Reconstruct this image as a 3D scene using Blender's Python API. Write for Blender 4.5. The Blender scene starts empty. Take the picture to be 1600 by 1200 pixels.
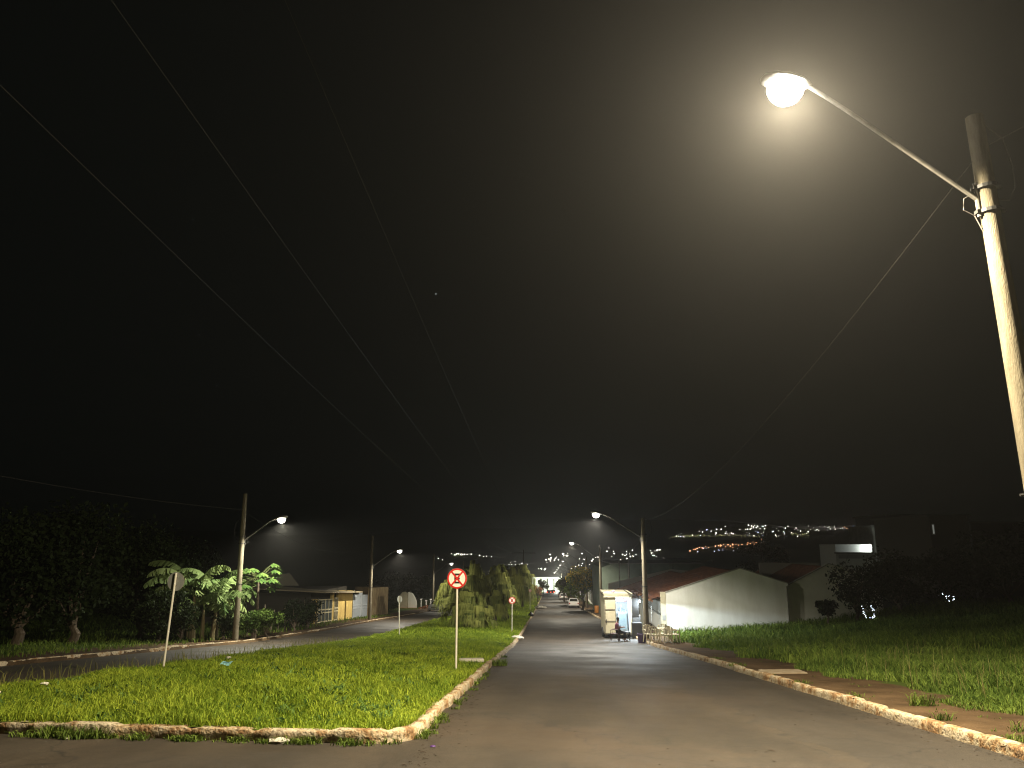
import bpy, math, random
import numpy as np
from mathutils import Vector, Matrix
R = math.radians
rng = np.random.default_rng(7); random.seed(7)
S = bpy.context.scene; COL = S.collection

# ---------------------------------------------------------------- camera, world, exposure
YAW = R(2.57); PITCH = math.atan(250/1200)
cam = bpy.data.cameras.new('camera'); co = bpy.data.objects.new('camera', cam); COL.objects.link(co)
cam.sensor_width = 36; cam.lens = 27.0; cam.clip_start = .1; cam.clip_end = 9000
co.location = (0, 0, 1.6); co.rotation_euler = (math.pi/2 + PITCH, 0, YAW)
S.camera = co
W = bpy.data.worlds.new('World'); S.world = W; W.use_nodes = True
bg = W.node_tree.nodes['Background']; bg.inputs[0].default_value = (.75, .95, .85, 1); bg.inputs[1].default_value = .0016
S.view_settings.view_transform = 'Standard'; S.view_settings.look = 'None'
S.view_settings.exposure = .62; S.view_settings.gamma = 1
S.render.engine = 'CYCLES'; cy = S.cycles; S.render.filter_size = 1.1; cy.pixel_filter_type = 'BLACKMAN_HARRIS'; cy.filter_width = 1.15
cy.use_denoising = True; cy.max_bounces = 5; cy.diffuse_bounces = 2; cy.glossy_bounces = 2
cy.transmission_bounces = 3; cy.volume_bounces = 0; cy.transparent_max_bounces = 6
cy.sample_clamp_indirect = 2; cy.sample_clamp_direct = 10; cy.caustics_reflective = False; cy.caustics_refractive = False
HAZE = .00042
NEAR_LAMP = (1.0, .85, .58); STREET = (1.0, .91, .72); COOL = (.74, .89, 1.0)

# ---------------------------------------------------------------- ground profile (world +Y runs down the avenue)
_py = [-60, 0, 10, 21, 28, 43.5, 52, 60, 77, 92, 124, 147, 190, 350, 520, 700, 900, 1150, 1500, 2200, 4000]
_pz = [2.5, 0, -.86, -1.78, -2.38, -3.72, -4.28, -4.75, -5.68, -6.6, -8.3, -9.4, -11.5, -19.3, -27, -30, -26, -12, 30, 48, 40]
def prof(y):
    return (np.interp(np.asarray(y)-2, _py, _pz)+np.interp(np.asarray(y)+2, _py, _pz)+np.interp(y, _py, _pz))/3
def sstep(a, b, x):
    t = np.clip((np.asarray(x, float)-a)/(b-a), 0, 1); return t*t*(3-2*t)
def H(x, y):                                     # level beside the roads (verge level)
    x = np.asarray(x, float); y = np.asarray(y, float)
    z = prof(y) + .12 + sstep(7.5, 34, x)*2.2*(1-sstep(300, 500, y))
    far = sstep(250, 900, y)
    hills = 10*np.sin(x*.0042+.9)+6*np.sin(x*.011+y*.003)-10*sstep(100, -500, x)
    return z + far*hills*np.clip(y/1300, 0, 1.2)
def RZ(y): return prof(y)                        # road level
def at(px, Y): return (px-855)/1226*Y            # lateral metres seen at column px and distance Y
def zat(py, Y): return 1.6-(py-850)/1260*Y

# ---------------------------------------------------------------- materials
MATS = {}
def mat(name, col, rough=.7, col2=None, scale=6, bump=0, bscale=40, metal=0, emit=None, es=0, detail=5, lo=.35, hi=.65, spec=.4, coords='Object', stretch=None):
    if name in MATS: return MATS[name]
    m = bpy.data.materials.new(name); m.use_nodes = True; nt = m.node_tree; p = nt.nodes['Principled BSDF']
    p.inputs['Roughness'].default_value = rough; p.inputs['Metallic'].default_value = metal
    p.inputs['Specular IOR Level'].default_value = spec
    p.inputs['Base Color'].default_value = (*col, 1)
    tc = nt.nodes.new('ShaderNodeTexCoord'); src = tc.outputs[coords]
    if stretch:
        mp = nt.nodes.new('ShaderNodeMapping'); mp.inputs['Scale'].default_value = stretch
        nt.links.new(src, mp.inputs[0]); src = mp.outputs[0]
    if col2:
        n = nt.nodes.new('ShaderNodeTexNoise'); n.inputs['Scale'].default_value = scale; n.inputs['Detail'].default_value = detail
        n.inputs['Roughness'].default_value = .62
        nt.links.new(src, n.inputs[0])
        r = nt.nodes.new('ShaderNodeValToRGB'); r.color_ramp.elements[0].position = lo; r.color_ramp.elements[1].position = hi
        r.color_ramp.elements[0].color = (*col, 1); r.color_ramp.elements[1].color = (*col2, 1)
        nt.links.new(n.outputs[0], r.inputs[0]); nt.links.new(r.outputs[0], p.inputs['Base Color'])
    if bump:
        n2 = nt.nodes.new('ShaderNodeTexNoise'); n2.inputs['Scale'].default_value = bscale; n2.inputs['Detail'].default_value = 6
        nt.links.new(src, n2.inputs[0]); b = nt.nodes.new('ShaderNodeBump'); b.inputs['Strength'].default_value = bump
        b.inputs['Distance'].default_value = .02
        nt.links.new(n2.outputs[0], b.inputs['Height']); nt.links.new(b.outputs[0], p.inputs['Normal'])
    if emit:
        p.inputs['Emission Color'].default_value = (*emit, 1); p.inputs['Emission Strength'].default_value = es
        m.cycles.emission_sampling = 'NONE'
    MATS[name] = m; return m
def leafmat(name, a, b, rough=.7, trans=.0):
    if name in MATS: return MATS[name]
    m = bpy.data.materials.new(name); m.use_nodes = True; nt = m.node_tree; p = nt.nodes['Principled BSDF']
    p.inputs['Roughness'].default_value = rough; p.inputs['Specular IOR Level'].default_value = .12
    at_ = nt.nodes.new('ShaderNodeAttribute'); at_.attribute_name = 'vary'
    r = nt.nodes.new('ShaderNodeValToRGB'); r.color_ramp.elements[0].color = (*a, 1); r.color_ramp.elements[1].color = (*b, 1)
    nt.links.new(at_.outputs['Fac'], r.inputs[0]); nt.links.new(r.outputs[0], p.inputs['Base Color'])
    tr = nt.nodes.new('ShaderNodeBsdfTranslucent'); nt.links.new(r.outputs[0], tr.inputs[0])
    mx = nt.nodes.new('ShaderNodeMixShader'); mx.inputs[0].default_value = .3
    out = nt.nodes['Material Output']
    nt.links.new(p.outputs[0], mx.inputs[1]); nt.links.new(tr.outputs[0], mx.inputs[2]); nt.links.new(mx.outputs[0], out.inputs[0])
    MATS[name] = m; return m

# ---------------------------------------------------------------- mesh building
class MB:
    def __init__(s): s.v = []; s.f = []; s.n = 0
    def add(s, vs, fs):
        s.v.extend([tuple(map(float, v)) for v in vs]); s.f.extend([tuple(i+s.n for i in f) for f in fs]); s.n += len(vs); return s
    def box(s, c, d, rot=None, taper=1, bev=0):
        hx, hy, hz = d[0]/2, d[1]/2, d[2]/2
        M = Matrix.Rotation(rot, 3, 'Z') if isinstance(rot, (int, float)) else (rot or Matrix.Identity(3))
        vs = []
        if bev <= 0:
            for z, t in ((-hz, 1), (hz, taper)):
                for x, y in ((-hx, -hy), (hx, -hy), (hx, hy), (-hx, hy)): vs.append(M @ Vector((x*t, y*t, z)) + Vector(c))
            return s.add(vs, [(3, 2, 1, 0), (4, 5, 6, 7), (0, 1, 5, 4), (1, 2, 6, 5), (2, 3, 7, 6), (3, 0, 4, 7)])
        b = bev; ring = [(-hx+b, -hy), (hx-b, -hy), (hx, -hy+b), (hx, hy-b), (hx-b, hy), (-hx+b, hy), (-hx, hy-b), (-hx, -hy+b)]
        for z, k in ((-hz, b), (-hz+b, 0), (hz-b, 0), (hz, b)):
            for x, y in ring:
                vs.append(M @ Vector((x*(1-k/hx*.9), y*(1-k/hy*.9), z)) + Vector(c))
        fs = [tuple(range(7, -1, -1)), tuple(range(24, 32))]
        for L in range(3):
            for i in range(8): j = (i+1) % 8; fs.append((L*8+i, L*8+j, L*8+8+j, L*8+8+i))
        return s.add(vs, fs)
    def tube(s, pts, r, n=8, cap=True):
        pts = [Vector(p) for p in pts]; rs = r if hasattr(r, '__len__') else [r]*len(pts)
        vs = []; up = None
        for i, p in enumerate(pts):
            d = (pts[min(i+1, len(pts)-1)]-pts[max(i-1, 0)]).normalized()
            if up is None or abs(d.dot(up)) > .98: up = Vector((0, 0, 1)) if abs(d.z) < .9 else Vector((1, 0, 0))
            a = d.cross(up).normalized(); b = d.cross(a)
            for k in range(n):
                t = 2*math.pi*k/n; vs.append(p + (a*math.cos(t)+b*math.sin(t))*rs[i])
        fs = []
        for i in range(len(pts)-1):
            for k in range(n): k2 = (k+1) % n; fs.append((i*n+k, i*n+k2, i*n+n+k2, i*n+n+k))
        if cap: fs += [tuple(range(n))[::-1], tuple((len(pts)-1)*n+k for k in range(n))]
        return s.add(vs, fs)
    def lathe(s, c, prof_, n=16, M=None):
        vs = []; M = M or Matrix.Identity(3)
        for r, z in prof_:
            for k in range(n): t = 2*math.pi*k/n; vs.append(M @ Vector((r*math.cos(t), r*math.sin(t), z)) + Vector(c))
        fs = []
        for i in range(len(prof_)-1):
            for k in range(n): k2 = (k+1) % n; fs.append((i*n+k, i*n+k2, i*n+n+k2, i*n+n+k))
        fs += [tuple(range(n))[::-1], tuple((len(prof_)-1)*n+k for k in range(n))]
        return s.add(vs, fs)
    def prism(s, poly, axis, a, b):               # outline extruded along axis between a and b
        def P(u, v, w): return {'x': (w, u, v), 'y': (u, w, v), 'z': (u, v, w)}[axis]
        n = len(poly)
        vs = [P(u, v, a) for u, v in poly]+[P(u, v, b) for u, v in poly]
        return s.add(vs, [tuple(range(n))[::-1], tuple(range(n, 2*n))]+[(i, (i+1) % n, n+(i+1) % n, n+i) for i in range(n)])
    def build(s, name, m, parent=None, smooth=False, loc=None):
        me = bpy.data.meshes.new(name); me.from_pydata(s.v, [], s.f); me.materials.append(m)
        if smooth:
            me.polygons.foreach_set('use_smooth', [True]*len(me.polygons)); me.set_sharp_from_angle(angle=R(40))
        o = bpy.data.objects.new(name, me); COL.objects.link(o)
        if parent: o.parent = parent
        if loc: o.location = loc
        return o
def npmesh(name, V, F3=None, F4=None, m=None, vary=None, parent=None):
    me = bpy.data.meshes.new(name); me.vertices.add(len(V)); me.vertices.foreach_set('co', np.asarray(V, np.float32).ravel())
    n3 = 0 if F3 is None else len(F3); n4 = 0 if F4 is None else len(F4)
    loops = np.concatenate([x.ravel() for x in (F3, F4) if x is not None]).astype(np.int32)
    me.loops.add(len(loops)); me.loops.foreach_set('vertex_index', loops)
    me.polygons.add(n3+n4)
    st = np.concatenate([np.arange(n3)*3, n3*3+np.arange(n4)*4]).astype(np.int32)
    me.polygons.foreach_set('loop_start', st)
    me.update(calc_edges=True)
    if vary is not None:
        a = me.attributes.new('vary', 'FLOAT', 'POINT'); a.data.foreach_set('value', np.asarray(vary, np.float32))
    me.materials.append(m); me.validate()
    o = bpy.data.objects.new(name, me); COL.objects.link(o)
    if parent: o.parent = parent
    return o
def tag(o, label=None, cat=None, group=None, kind=None):
    if label: o['label'] = label
    if cat: o['category'] = cat
    if group: o['group'] = group
    if kind: o['kind'] = kind
    return o
def empty(name, loc, rz=0, label=None, cat=None, group=None):
    o = bpy.data.objects.new(name, None); COL.objects.link(o); o.empty_display_size = .2
    o.location = loc; o.rotation_euler = (0, 0, rz); return tag(o, label, cat, group)
def copy_tree(o, parent=None):
    c = o.copy(); COL.objects.link(c); c.parent = parent
    for ch in list(o.children): copy_tree(ch, c)
    return c
def struct(o): o['kind'] = 'structure'; return o
def grid(name, xs, ys, zf, m):
    X, Y = np.meshgrid(xs, ys); Z = zf(X, Y); nx, ny = len(xs), len(ys)
    V = np.stack([X, Y, Z], -1).reshape(-1, 3)
    i = (np.arange(ny-1)[:, None]*nx+np.arange(nx-1)[None]).ravel()
    F = np.stack([i, i+1, i+nx+1, i+nx], -1)
    o = npmesh(name, V, None, F, m); o.data.polygons.foreach_set('use_smooth', [True]*len(F)); return o
YS = np.concatenate([np.arange(-40, 60, 1), np.arange(60, 200, 2), np.arange(200, 520, 10.)])

# ---------------------------------------------------------------- ground materials
def ground_material():
    m = bpy.data.materials.new('soil_and_turf'); m.use_nodes = True; nt = m.node_tree; N = nt.nodes; L = nt.links
    p = N['Principled BSDF']; p.inputs['Roughness'].default_value = .95; p.inputs['Specular IOR Level'].default_value = .1
    g = N.new('ShaderNodeNewGeometry')
    n1 = N.new('ShaderNodeTexNoise'); n1.inputs['Scale'].default_value = .9; n1.inputs['Detail'].default_value = 8; n1.inputs['Roughness'].default_value = .7
    L.new(g.outputs['Position'], n1.inputs[0])
    r = N.new('ShaderNodeValToRGB'); e = r.color_ramp.elements
    e[0].position = .35; e[0].color = (.055, .036, .020, 1); e[1].position = .62; e[1].color = (.115, .075, .042, 1)
    L.new(n1.outputs[0], r.inputs[0])
    r2 = N.new('ShaderNodeValToRGB'); e = r2.color_ramp.elements
    e[0].color = (.03, .05, .008, 1); e[1].color = (.08, .11, .02, 1); L.new(n1.outputs[0], r2.inputs[0])
    sx = N.new('ShaderNodeSeparateXYZ'); L.new(g.outputs['Position'], sx.inputs[0])
    def mth(op, a, b):
        k = N.new('ShaderNodeMath'); k.operation = op
        for i, q in enumerate((a, b)):
            if isinstance(q, (int, float)): k.inputs[i].default_value = q
            else: L.new(q, k.inputs[i])
        return k.outputs[0]
    right = mth('GREATER_THAN', mth('ADD', sx.outputs[0], mth('MULTIPLY', n1.outputs[0], 1.6)), 8.4)
    left = mth('LESS_THAN', mth('ADD', sx.outputs[0], mth('MULTIPLY', n1.outputs[0], 2.0)), -18.5)
    mask = mth('MAXIMUM', right, left)
    mx = N.new('ShaderNodeMixRGB'); L.new(mask, mx.inputs[0]); L.new(r.outputs[0], mx.inputs[1]); L.new(r2.outputs[0], mx.inputs[2])
    L.new(mx.outputs[0], p.inputs['Base Color'])
    n2 = N.new('ShaderNodeTexNoise'); n2.inputs['Scale'].default_value = 14; n2.inputs['Detail'].default_value = 8; L.new(g.outputs['Position'], n2.inputs[0])
    b = N.new('ShaderNodeBump'); b.inputs['Strength'].default_value = .8; b.inputs['Distance'].default_value = .05
    L.new(n2.outputs[0], b.inputs['Height']); L.new(b.outputs[0], p.inputs['Normal'])
    return m
def asphalt_material():
    m = bpy.data.materials.new('worn_asphalt'); m.use_nodes = True; nt = m.node_tree; N = nt.nodes; L = nt.links
    p = N['Principled BSDF']; p.inputs['Specular IOR Level'].default_value = .45
    g = N.new('ShaderNodeNewGeometry'); pos = g.outputs['Position']
    def noise(sc, d=6, ro=.6, v=pos):
        n = N.new('ShaderNodeTexNoise'); n.inputs['Scale'].default_value = sc; n.inputs['Detail'].default_value = d; n.inputs['Roughness'].default_value = ro
        L.new(v, n.inputs[0]); return n.outputs[0]
    def ramp(v, *st):
        r = N.new('ShaderNodeValToRGB'); e = r.color_ramp.elements
        while len(e) < len(st): e.new(.5)
        for i, (q, c) in enumerate(st): e[i].position = q; e[i].color = (*c, 1) if not isinstance(c, float) else (c, c, c, 1)
        L.new(v, r.inputs[0]); return r.outputs[0]
    def mix(f, a, b, t='MIX'):
        k = N.new('ShaderNodeMixRGB'); k.blend_type = t
        for i, q in enumerate((f, a, b)):
            if isinstance(q, (float, int)): k.inputs[i].default_value = q if i == 0 else (q, q, q, 1)
            elif isinstance(q, tuple): k.inputs[i].default_value = (*q, 1)
            else: L.new(q, k.inputs[i])
        return k.outputs[0]
    mp = N.new('ShaderNodeMapping'); mp.inputs['Scale'].default_value = (1, .12, 1); L.new(pos, mp.inputs[0])   # wheel tracks run with the street
    base = ramp(noise(.35, 4), (.3, (.034, .027, .019)), (.7, (.050, .039, .028)))
    streak = ramp(noise(1.1, 5, .6, mp.outputs[0]), (.35, .72), (.68, 1.18))
    c = mix(1.0, base, streak, 'MULTIPLY')
    grit = ramp(noise(60, 4, .75), (.34, .35), (.66, 1.75))
    c = mix(.9, c, grit, 'MULTIPLY')
    sp_ = ramp(noise(9, 6, .75), (.35, .82), (.65, 1.18)); c = mix(.85, c, sp_, 'MULTIPLY')
    # red dust washed over the surface
    dust = ramp(noise(.16, 7, .65), (.50, 0.0), (.70, .75))
    c = mix(dust, c, (.078, .053, .034))
    # older dark resurfacing along the right-hand gutter with a wandering edge
    sx = N.new('ShaderNodeSeparateXYZ'); L.new(pos, sx.inputs[0])
    def mth(op, a, b):
        k = N.new('ShaderNodeMath'); k.operation = op
        for i, q in enumerate((a, b)):
            if isinstance(q, (int, float)): k.inputs[i].default_value = q
            else: L.new(q, k.inputs[i])
        return k.outputs[0]
    ed = mth('ADD', sx.outputs[0], mth('MULTIPLY', noise(.5, 6), 2.2))
    ed = mth('ADD', ed, mth('MULTIPLY', sx.outputs[1], .02))
    dk = mth('GREATER_THAN', ed, 4.6)
    c = mix(mth('MULTIPLY', dk, .38), c, (.030, .027, .024))
    seam = ramp(mth('ABSOLUTE', mth('SUBTRACT', ed, 4.6), 0), (.0, 1.0), (.035, 0.0))
    c = mix(mth('MULTIPLY', seam, .6), c, (.018, .016, .014))
    # fine cracks
    v = N.new('ShaderNodeTexVoronoi'); v.feature = 'DISTANCE_TO_EDGE'; v.inputs['Scale'].default_value = 1.1
    nn = N.new('ShaderNodeTexNoise'); nn.inputs['Scale'].default_value = 3; nn.inputs['Detail'].default_value = 6; L.new(pos, nn.inputs[0])
    av = N.new('ShaderNodeMixRGB'); av.inputs[0].default_value = .25; L.new(pos, av.inputs[1]); L.new(nn.outputs['Color'], av.inputs[2]); L.new(av.outputs[0], v.inputs['Vector'])
    cr = ramp(v.outputs['Distance'], (0., 1.0), (.016, 0.0))
    gate = ramp(noise(.3, 3), (.46, 0.0), (.54, 1.0))
    cr = mth('MULTIPLY', cr, mth('MULTIPLY', gate, .85))
    c = mix(cr, c, (.016, .014, .012))
    L.new(c, p.inputs['Base Color'])
    ro = ramp(noise(.5, 5), (.3, .62), (.7, .85)); L.new(ro, p.inputs['Roughness'])
    b = N.new('ShaderNodeBump'); b.inputs['Strength'].default_value = .55; b.inputs['Distance'].default_value = .008
    L.new(noise(90, 3, .7), b.inputs['Height'])
    b2 = N.new('ShaderNodeBump'); b2.inputs['Strength'].default_value = .22; b2.inputs['Distance'].default_value = .04
    L.new(noise(.9, 5, .5), b2.inputs['Height']); L.new(b.outputs[0], b2.inputs['Normal']); L.new(b2.outputs[0], p.inputs['Normal'])
    return m
def kerb_material():
    m = bpy.data.materials.new('stained_limewash'); m.use_nodes = True; nt = m.node_tree; N = nt.nodes; L = nt.links
    p = N['Principled BSDF']; p.inputs['Roughness'].default_value = .9; p.inputs['Specular IOR Level'].default_value = .15
    g = N.new('ShaderNodeNewGeometry')
    n = N.new('ShaderNodeTexNoise'); n.inputs['Scale'].default_value = 2.3; n.inputs['Detail'].default_value = 9; n.inputs['Roughness'].default_value = .72; L.new(g.outputs['Position'], n.inputs[0])
    r = N.new('ShaderNodeValToRGB'); e = r.color_ramp.elements
    for q, c in ((.34, (.16, .12, .08)), (.42, (.33, .19, .09)), (.47, (.45, .34, .21)), (.54, (.57, .49, .36))):
        k = e.new(q); k.color = (*c, 1)
    e[0].color = (.06, .05, .04, 1); e[-1].color = (.52, .45, .34, 1); L.new(n.outputs[0], r.inputs[0])
    n3 = N.new('ShaderNodeTexNoise'); n3.inputs['Scale'].default_value = 22; n3.inputs['Detail'].default_value = 6; L.new(g.outputs['Position'], n3.inputs[0])
    r3 = N.new('ShaderNodeValToRGB'); r3.color_ramp.elements[0].position = .36; r3.color_ramp.elements[0].color = (.3, .27, .24, 1); r3.color_ramp.elements[1].position = .48
    L.new(n3.outputs[0], r3.inputs[0])
    mx = N.new('ShaderNodeMixRGB'); mx.blend_type = 'MULTIPLY'; mx.inputs[0].default_value = .8; L.new(r.outputs[0], mx.inputs[1]); L.new(r3.outputs[0], mx.inputs[2])
    L.new(mx.outputs[0], p.inputs['Base Color'])
    b = N.new('ShaderNodeBump'); b.inputs['Strength'].default_value = .9; b.inputs['Distance'].default_value = .03
    L.new(n3.outputs[0], b.inputs['Height']); L.new(b.outputs[0], p.inputs['Normal'])
    return m
SOIL = ground_material(); ASPH = asphalt_material(); KERB = kerb_material()

# ---------------------------------------------------------------- ground sheet, roads, kerbs
def base_z(X, Y):
    z = H(X, Y)
    return np.where((X > -16.47) & (X < 5.52) & (Y < 515), prof(Y)-.06, z)
gx = np.unique(np.concatenate([[-3000, -1800, -1200, -800, -500, -350, -250, -180, -130, -90, -70], np.arange(-60, -16.5, 3), [-16.58, -16.5], [-16.44], np.linspace(-14, 4, 4), [5.49, 5.55, 6.2, 6.8],
      np.arange(7.5, 60, 1.5), [70, 90, 130, 180, 250, 350, 500, 700, 900, 1200, 1800, 3000]]))
gy = np.concatenate([[-400, -150, -80], YS, np.arange(520, 1600, 20), [1700, 1900, 2300, 3000, 4000]])
struct(grid('ground', gx, gy, base_z, SOIL))
ys = YS[YS > 10.5]; ys = np.concatenate([[10.2], ys])
MEDX0, MEDX1 = -10.8, -1.75
struct(grid('road', np.linspace(MEDX1-.1, 5.5, 8), YS, lambda X, Y: RZ(Y)+.0, ASPH))
struct(grid('left_road', np.linspace(-16.5, MEDX0+.1, 6), YS, lambda X, Y: RZ(Y)+.0, ASPH))
struct(grid('cross_street', np.linspace(MEDX0+.1, MEDX1-.1, 8), np.concatenate([YS[YS < 10.5], [11.6]]), lambda X, Y: RZ(Y), ASPH))
struct(grid('cross_street_west', np.array([-90, -60, -40, -25, -16.5]), np.arange(-14, 9.6, .5), lambda X, Y: H(X, Y)+.01, ASPH))
def median_front(x):                              # y of the nose kerb at lateral x
    x = np.asarray(x, float)
    return 10.35 + (-1.75-x)*.09 + 1.1*sstep(-2.6, -1.7, x)**3*.6 + 2.5*sstep(-8.6, -10.8, x)**2
def med_z(X, Y):
    u = (X-MEDX0)/(MEDX1-MEDX0); return RZ(Y)+.12+.22*np.sin(np.pi*np.clip(u, 0, 1))*sstep(10, 16, Y)+.02*np.sin(X*2.3+Y*1.7)
mx_ = np.linspace(MEDX0+.08, MEDX1-.06, 16)
def med_grid():
    rows = np.concatenate([np.linspace(0, 1, 16)**1.2*6, YS[YS > 18]-12])
    X = np.repeat(mx_[None], len(rows), 0); f = median_front(mx_)+.08
    Y = np.where(rows[:, None] <= 6, f[None]+rows[:, None]/6*(18-f[None]), rows[:, None]+12)
    nx, ny = X.shape[1], X.shape[0]; Z = med_z(X, Y)
    V = np.stack([X, Y, Z], -1).reshape(-1, 3); i = (np.arange(ny-1)[:, None]*nx+np.arange(nx-1)[None]).ravel()
    m = mat('turf_soil', (.07, .11, .012), .95, (.16, .22, .025), 1.5, .6, 12, spec=.1)
    return npmesh('median_ground', V, None, np.stack([i, i+1, i+nx+1, i+nx], -1), m)
struct(med_grid())
def kerb(path, w=.16, h=.15, step=.12, seed=0, gaps=()):
    """path: list of (x,y); the kerb body lies to the left of the walking direction. Old concrete blocks with chipped tops and open joints."""
    rs = np.random.default_rng(seed); pts = [np.array(p, float) for p in path]; P = []
    for a, b in zip(pts, pts[1:]):
        L = np.linalg.norm(b-a); mid = (a+b)/2; st = step if mid[1] < 40 else (.5 if mid[1] < 90 else 2)
        n = max(1, int(L/st)); P += [a+(b-a)*k/n for k in range(n)]
    P.append(pts[-1]); P = np.array(P); d = np.gradient(P, axis=0); d /= np.linalg.norm(d, axis=1)[:, None]+1e-9; nrm = np.stack([-d[:, 1], d[:, 0]], 1)
    s = np.concatenate([[0], np.cumsum(np.linalg.norm(np.diff(P, axis=0), axis=1))])
    blk = (s/.95).astype(int); off = rs.normal(0, .016, blk.max()+2)[blk]; hof = rs.normal(0, .012, blk.max()+2)[blk]
    joint = (np.abs(s/.95-np.round(s/.95)) < .07)
    prof5 = [(0, -.10), (.004, .5), (.012, .93), (.028, 1.0), (.09, 1.01), (w, 1.0), (w+.01, .3)]
    V = []; k = len(prof5)
    for i, (p, n_) in enumerate(zip(P, nrm)):
        z0 = float(RZ(p[1]))
        for j, (u, v) in enumerate(prof5):
            wob = rs.normal(0, .0055) if j in (1, 2, 3, 4) else 0
            hh = h*v+(hof[i] if v > .5 else 0)-(.03 if joint[i] and v > .5 else 0)+wob
            if any(g0 < s[i] < g1 for g0, g1 in gaps): hh = min(hh, .03*v)
            q = p+n_*(u+off[i]+wob+(.02 if joint[i] and j < 4 else 0)); V.append((q[0], q[1], z0+hh))
    V = np.array(V); i = (np.arange(len(P)-1)[:, None]*k+np.arange(k-1)[None]).ravel()
    return struct(npmesh('kerb', V, None, np.stack([i, i+1, i+k+1, i+k], -1), KERB))
xs_ = np.linspace(-7.6, -2.35, 22)
nose = [(x, float(median_front(x))) for x in xs_]
x0, y0 = nose[-1]
for t in np.linspace(.15, 1, 8): nose.append((x0+math.sin(t*math.pi/2)*(MEDX1-x0), y0+(1-math.cos(t*math.pi/2))*.75))
kerb(nose+[(MEDX1, y) for y in (14, 20, 25, 30, 40, 60, 90, 140, 200, 350)], seed=3)
kerb([(5.45, 350), (5.45, 200), (5.45, 140), (5.45, 90), (5.45, 40), (5.47, 30), (5.45, 22), (5.45, 12), (5.47, -10)], seed=5)
kerb([(-16.5, 9.8), (-16.45, 14), (-16.5, 40), (-16.5, 90), (-16.5, 350)], seed=6)
kerb([(MEDX0, 350), (MEDX0, 90), (MEDX0, 40), (MEDX0, 13.8)], seed=7)

# ---------------------------------------------------------------- grass
def blades(name, X, Y, Z, h, w, label, cat, m, lean=.5, seed=1, kind='stuff', parent=None):
    rs = np.random.default_rng(seed); n = len(X); a = rs.uniform(0, 2*np.pi, n); ld = rs.uniform(0, 2*np.pi, n)
    L = h*lean*rs.uniform(.2, 1.3, n); ca, sa = np.cos(a)*w/2, np.sin(a)*w/2; lx, ly = np.cos(ld)*L, np.sin(ld)*L
    V = np.empty((n, 5, 3))
    V[:, 0] = np.stack([X-ca, Y-sa, Z], -1); V[:, 1] = np.stack([X+ca, Y+sa, Z], -1)
    V[:, 2] = np.stack([X+ca*.8+lx*.35, Y+sa*.8+ly*.35, Z+h*.62], -1); V[:, 3] = np.stack([X-ca*.8+lx*.35, Y-sa*.8+ly*.35, Z+h*.62], -1)
    V[:, 4] = np.stack([X+lx, Y+ly, Z+h*(1-.25*lean)], -1)
    i = np.arange(n)[:, None]*5
    F4 = i+np.array([0, 1, 2, 3]); F3 = i+np.array([3, 2, 4])
    va = np.clip(rs.normal(.42, .27, n)+.16*np.sin(X*1.3+1)*np.sin(Y*.9)+.14*np.sin(X*5.1+2*np.sin(Y*2.3))*np.sin(Y*3.7), 0, 1)
    o = npmesh(name, V.reshape(-1, 3), F3, F4, m, np.repeat(va, 5), parent)
    if kind: tag(o, label, cat, kind=kind)
    return o
def scatter(x0, x1, bands, seed, lim=None):
    rs = np.random.default_rng(seed); out = []
    for y0, y1, dens, hs, w in bands:
        n = int((x1-x0)*(y1-y0)*dens); x = rs.uniform(x0, x1, n); y = rs.uniform(y0, y1, n)
        k = lim(x, y) if lim is not None else np.ones(n, bool); x, y = x[k], y[k]
        out.append((x, y, rs.uniform(.55, 1.25, len(x))*hs, w*rs.uniform(.7, 1.3, len(x))))
    return [np.concatenate(q) for q in zip(*out)]
GRASS = leafmat('lawn_blades', (.10, .175, .014), (.42, .50, .055))
GRASS2 = leafmat('rank_grass_blades', (.045, .09, .014), (.22, .30, .055))
WEED = leafmat('weed_leaves', (.05, .09, .015), (.20, .27, .05))
def patch(x, y): return np.sin(x*.9+.5*np.sin(y*.7))*np.sin(y*.55+1.3)+.6*np.sin(x*2.7+y*1.9)
x, y, h, w = scatter(MEDX0+.05, MEDX1-.12, [(10.4, 16, 1500, .135, .011), (16, 24, 850, .14, .014), (24, 40, 400, .15, .019), (40, 80, 110, .18, .032), (80, 200, 22, .2, .07)], 11,
                     lambda x, y: (y > median_front(x)+.1) & ((np.sin(x*1.7+.8*np.sin(y*1.1))*np.sin(y*1.25+.6*np.sin(x*2.1))+.35*np.sin(x*6.3+y*4.7) < .93) | (rng.uniform(0, 1, len(x)) < .3)))
h = h*(1+.28*patch(x, y))*rng.choice([.5, 1, 1, 1, 1.5], len(x), p=[.25, .25, .25, .2, .05]); 
blades('lawn_grass', x, y, med_z(x, y)-.01, h, w, 'short yellow-green grass covering the median island', 'grass', GRASS, .9, 12)
lim = lambda x, y: (x < .66*y+4) & (x > 7.35+.45*np.sin(y*.8)+.3*np.sin(y*2.1)+.0*x)
x, y, h, w = scatter(6.8, 36, [(7, 16, 900, .24, .013), (16, 26, 400, .30, .017), (26, 40, 120, .42, .03), (40, 56, 50, .46, .045)], 13, lim)
h = h*(1+.35*patch(x*.7, y*.7))*np.clip(.45+(x-7)*.45, .45, 1.1)
blades('rank_grass', x, y, H(x, y)-.02, h, w, 'tall dark green grass overgrowing the vacant lot on the right', 'grass', GRASS2, .8, 14)
x, y, h, w = scatter(-60, -17.6, [(12, 40, 16, .25, .035), (40, 90, 8, .3, .05)], 15)
blades('bank_grass', x, y, H(x, y)-.02, h, w, 'dim patchy grass on the bank beyond the left road', 'grass', GRASS2, .9, 16)
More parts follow.
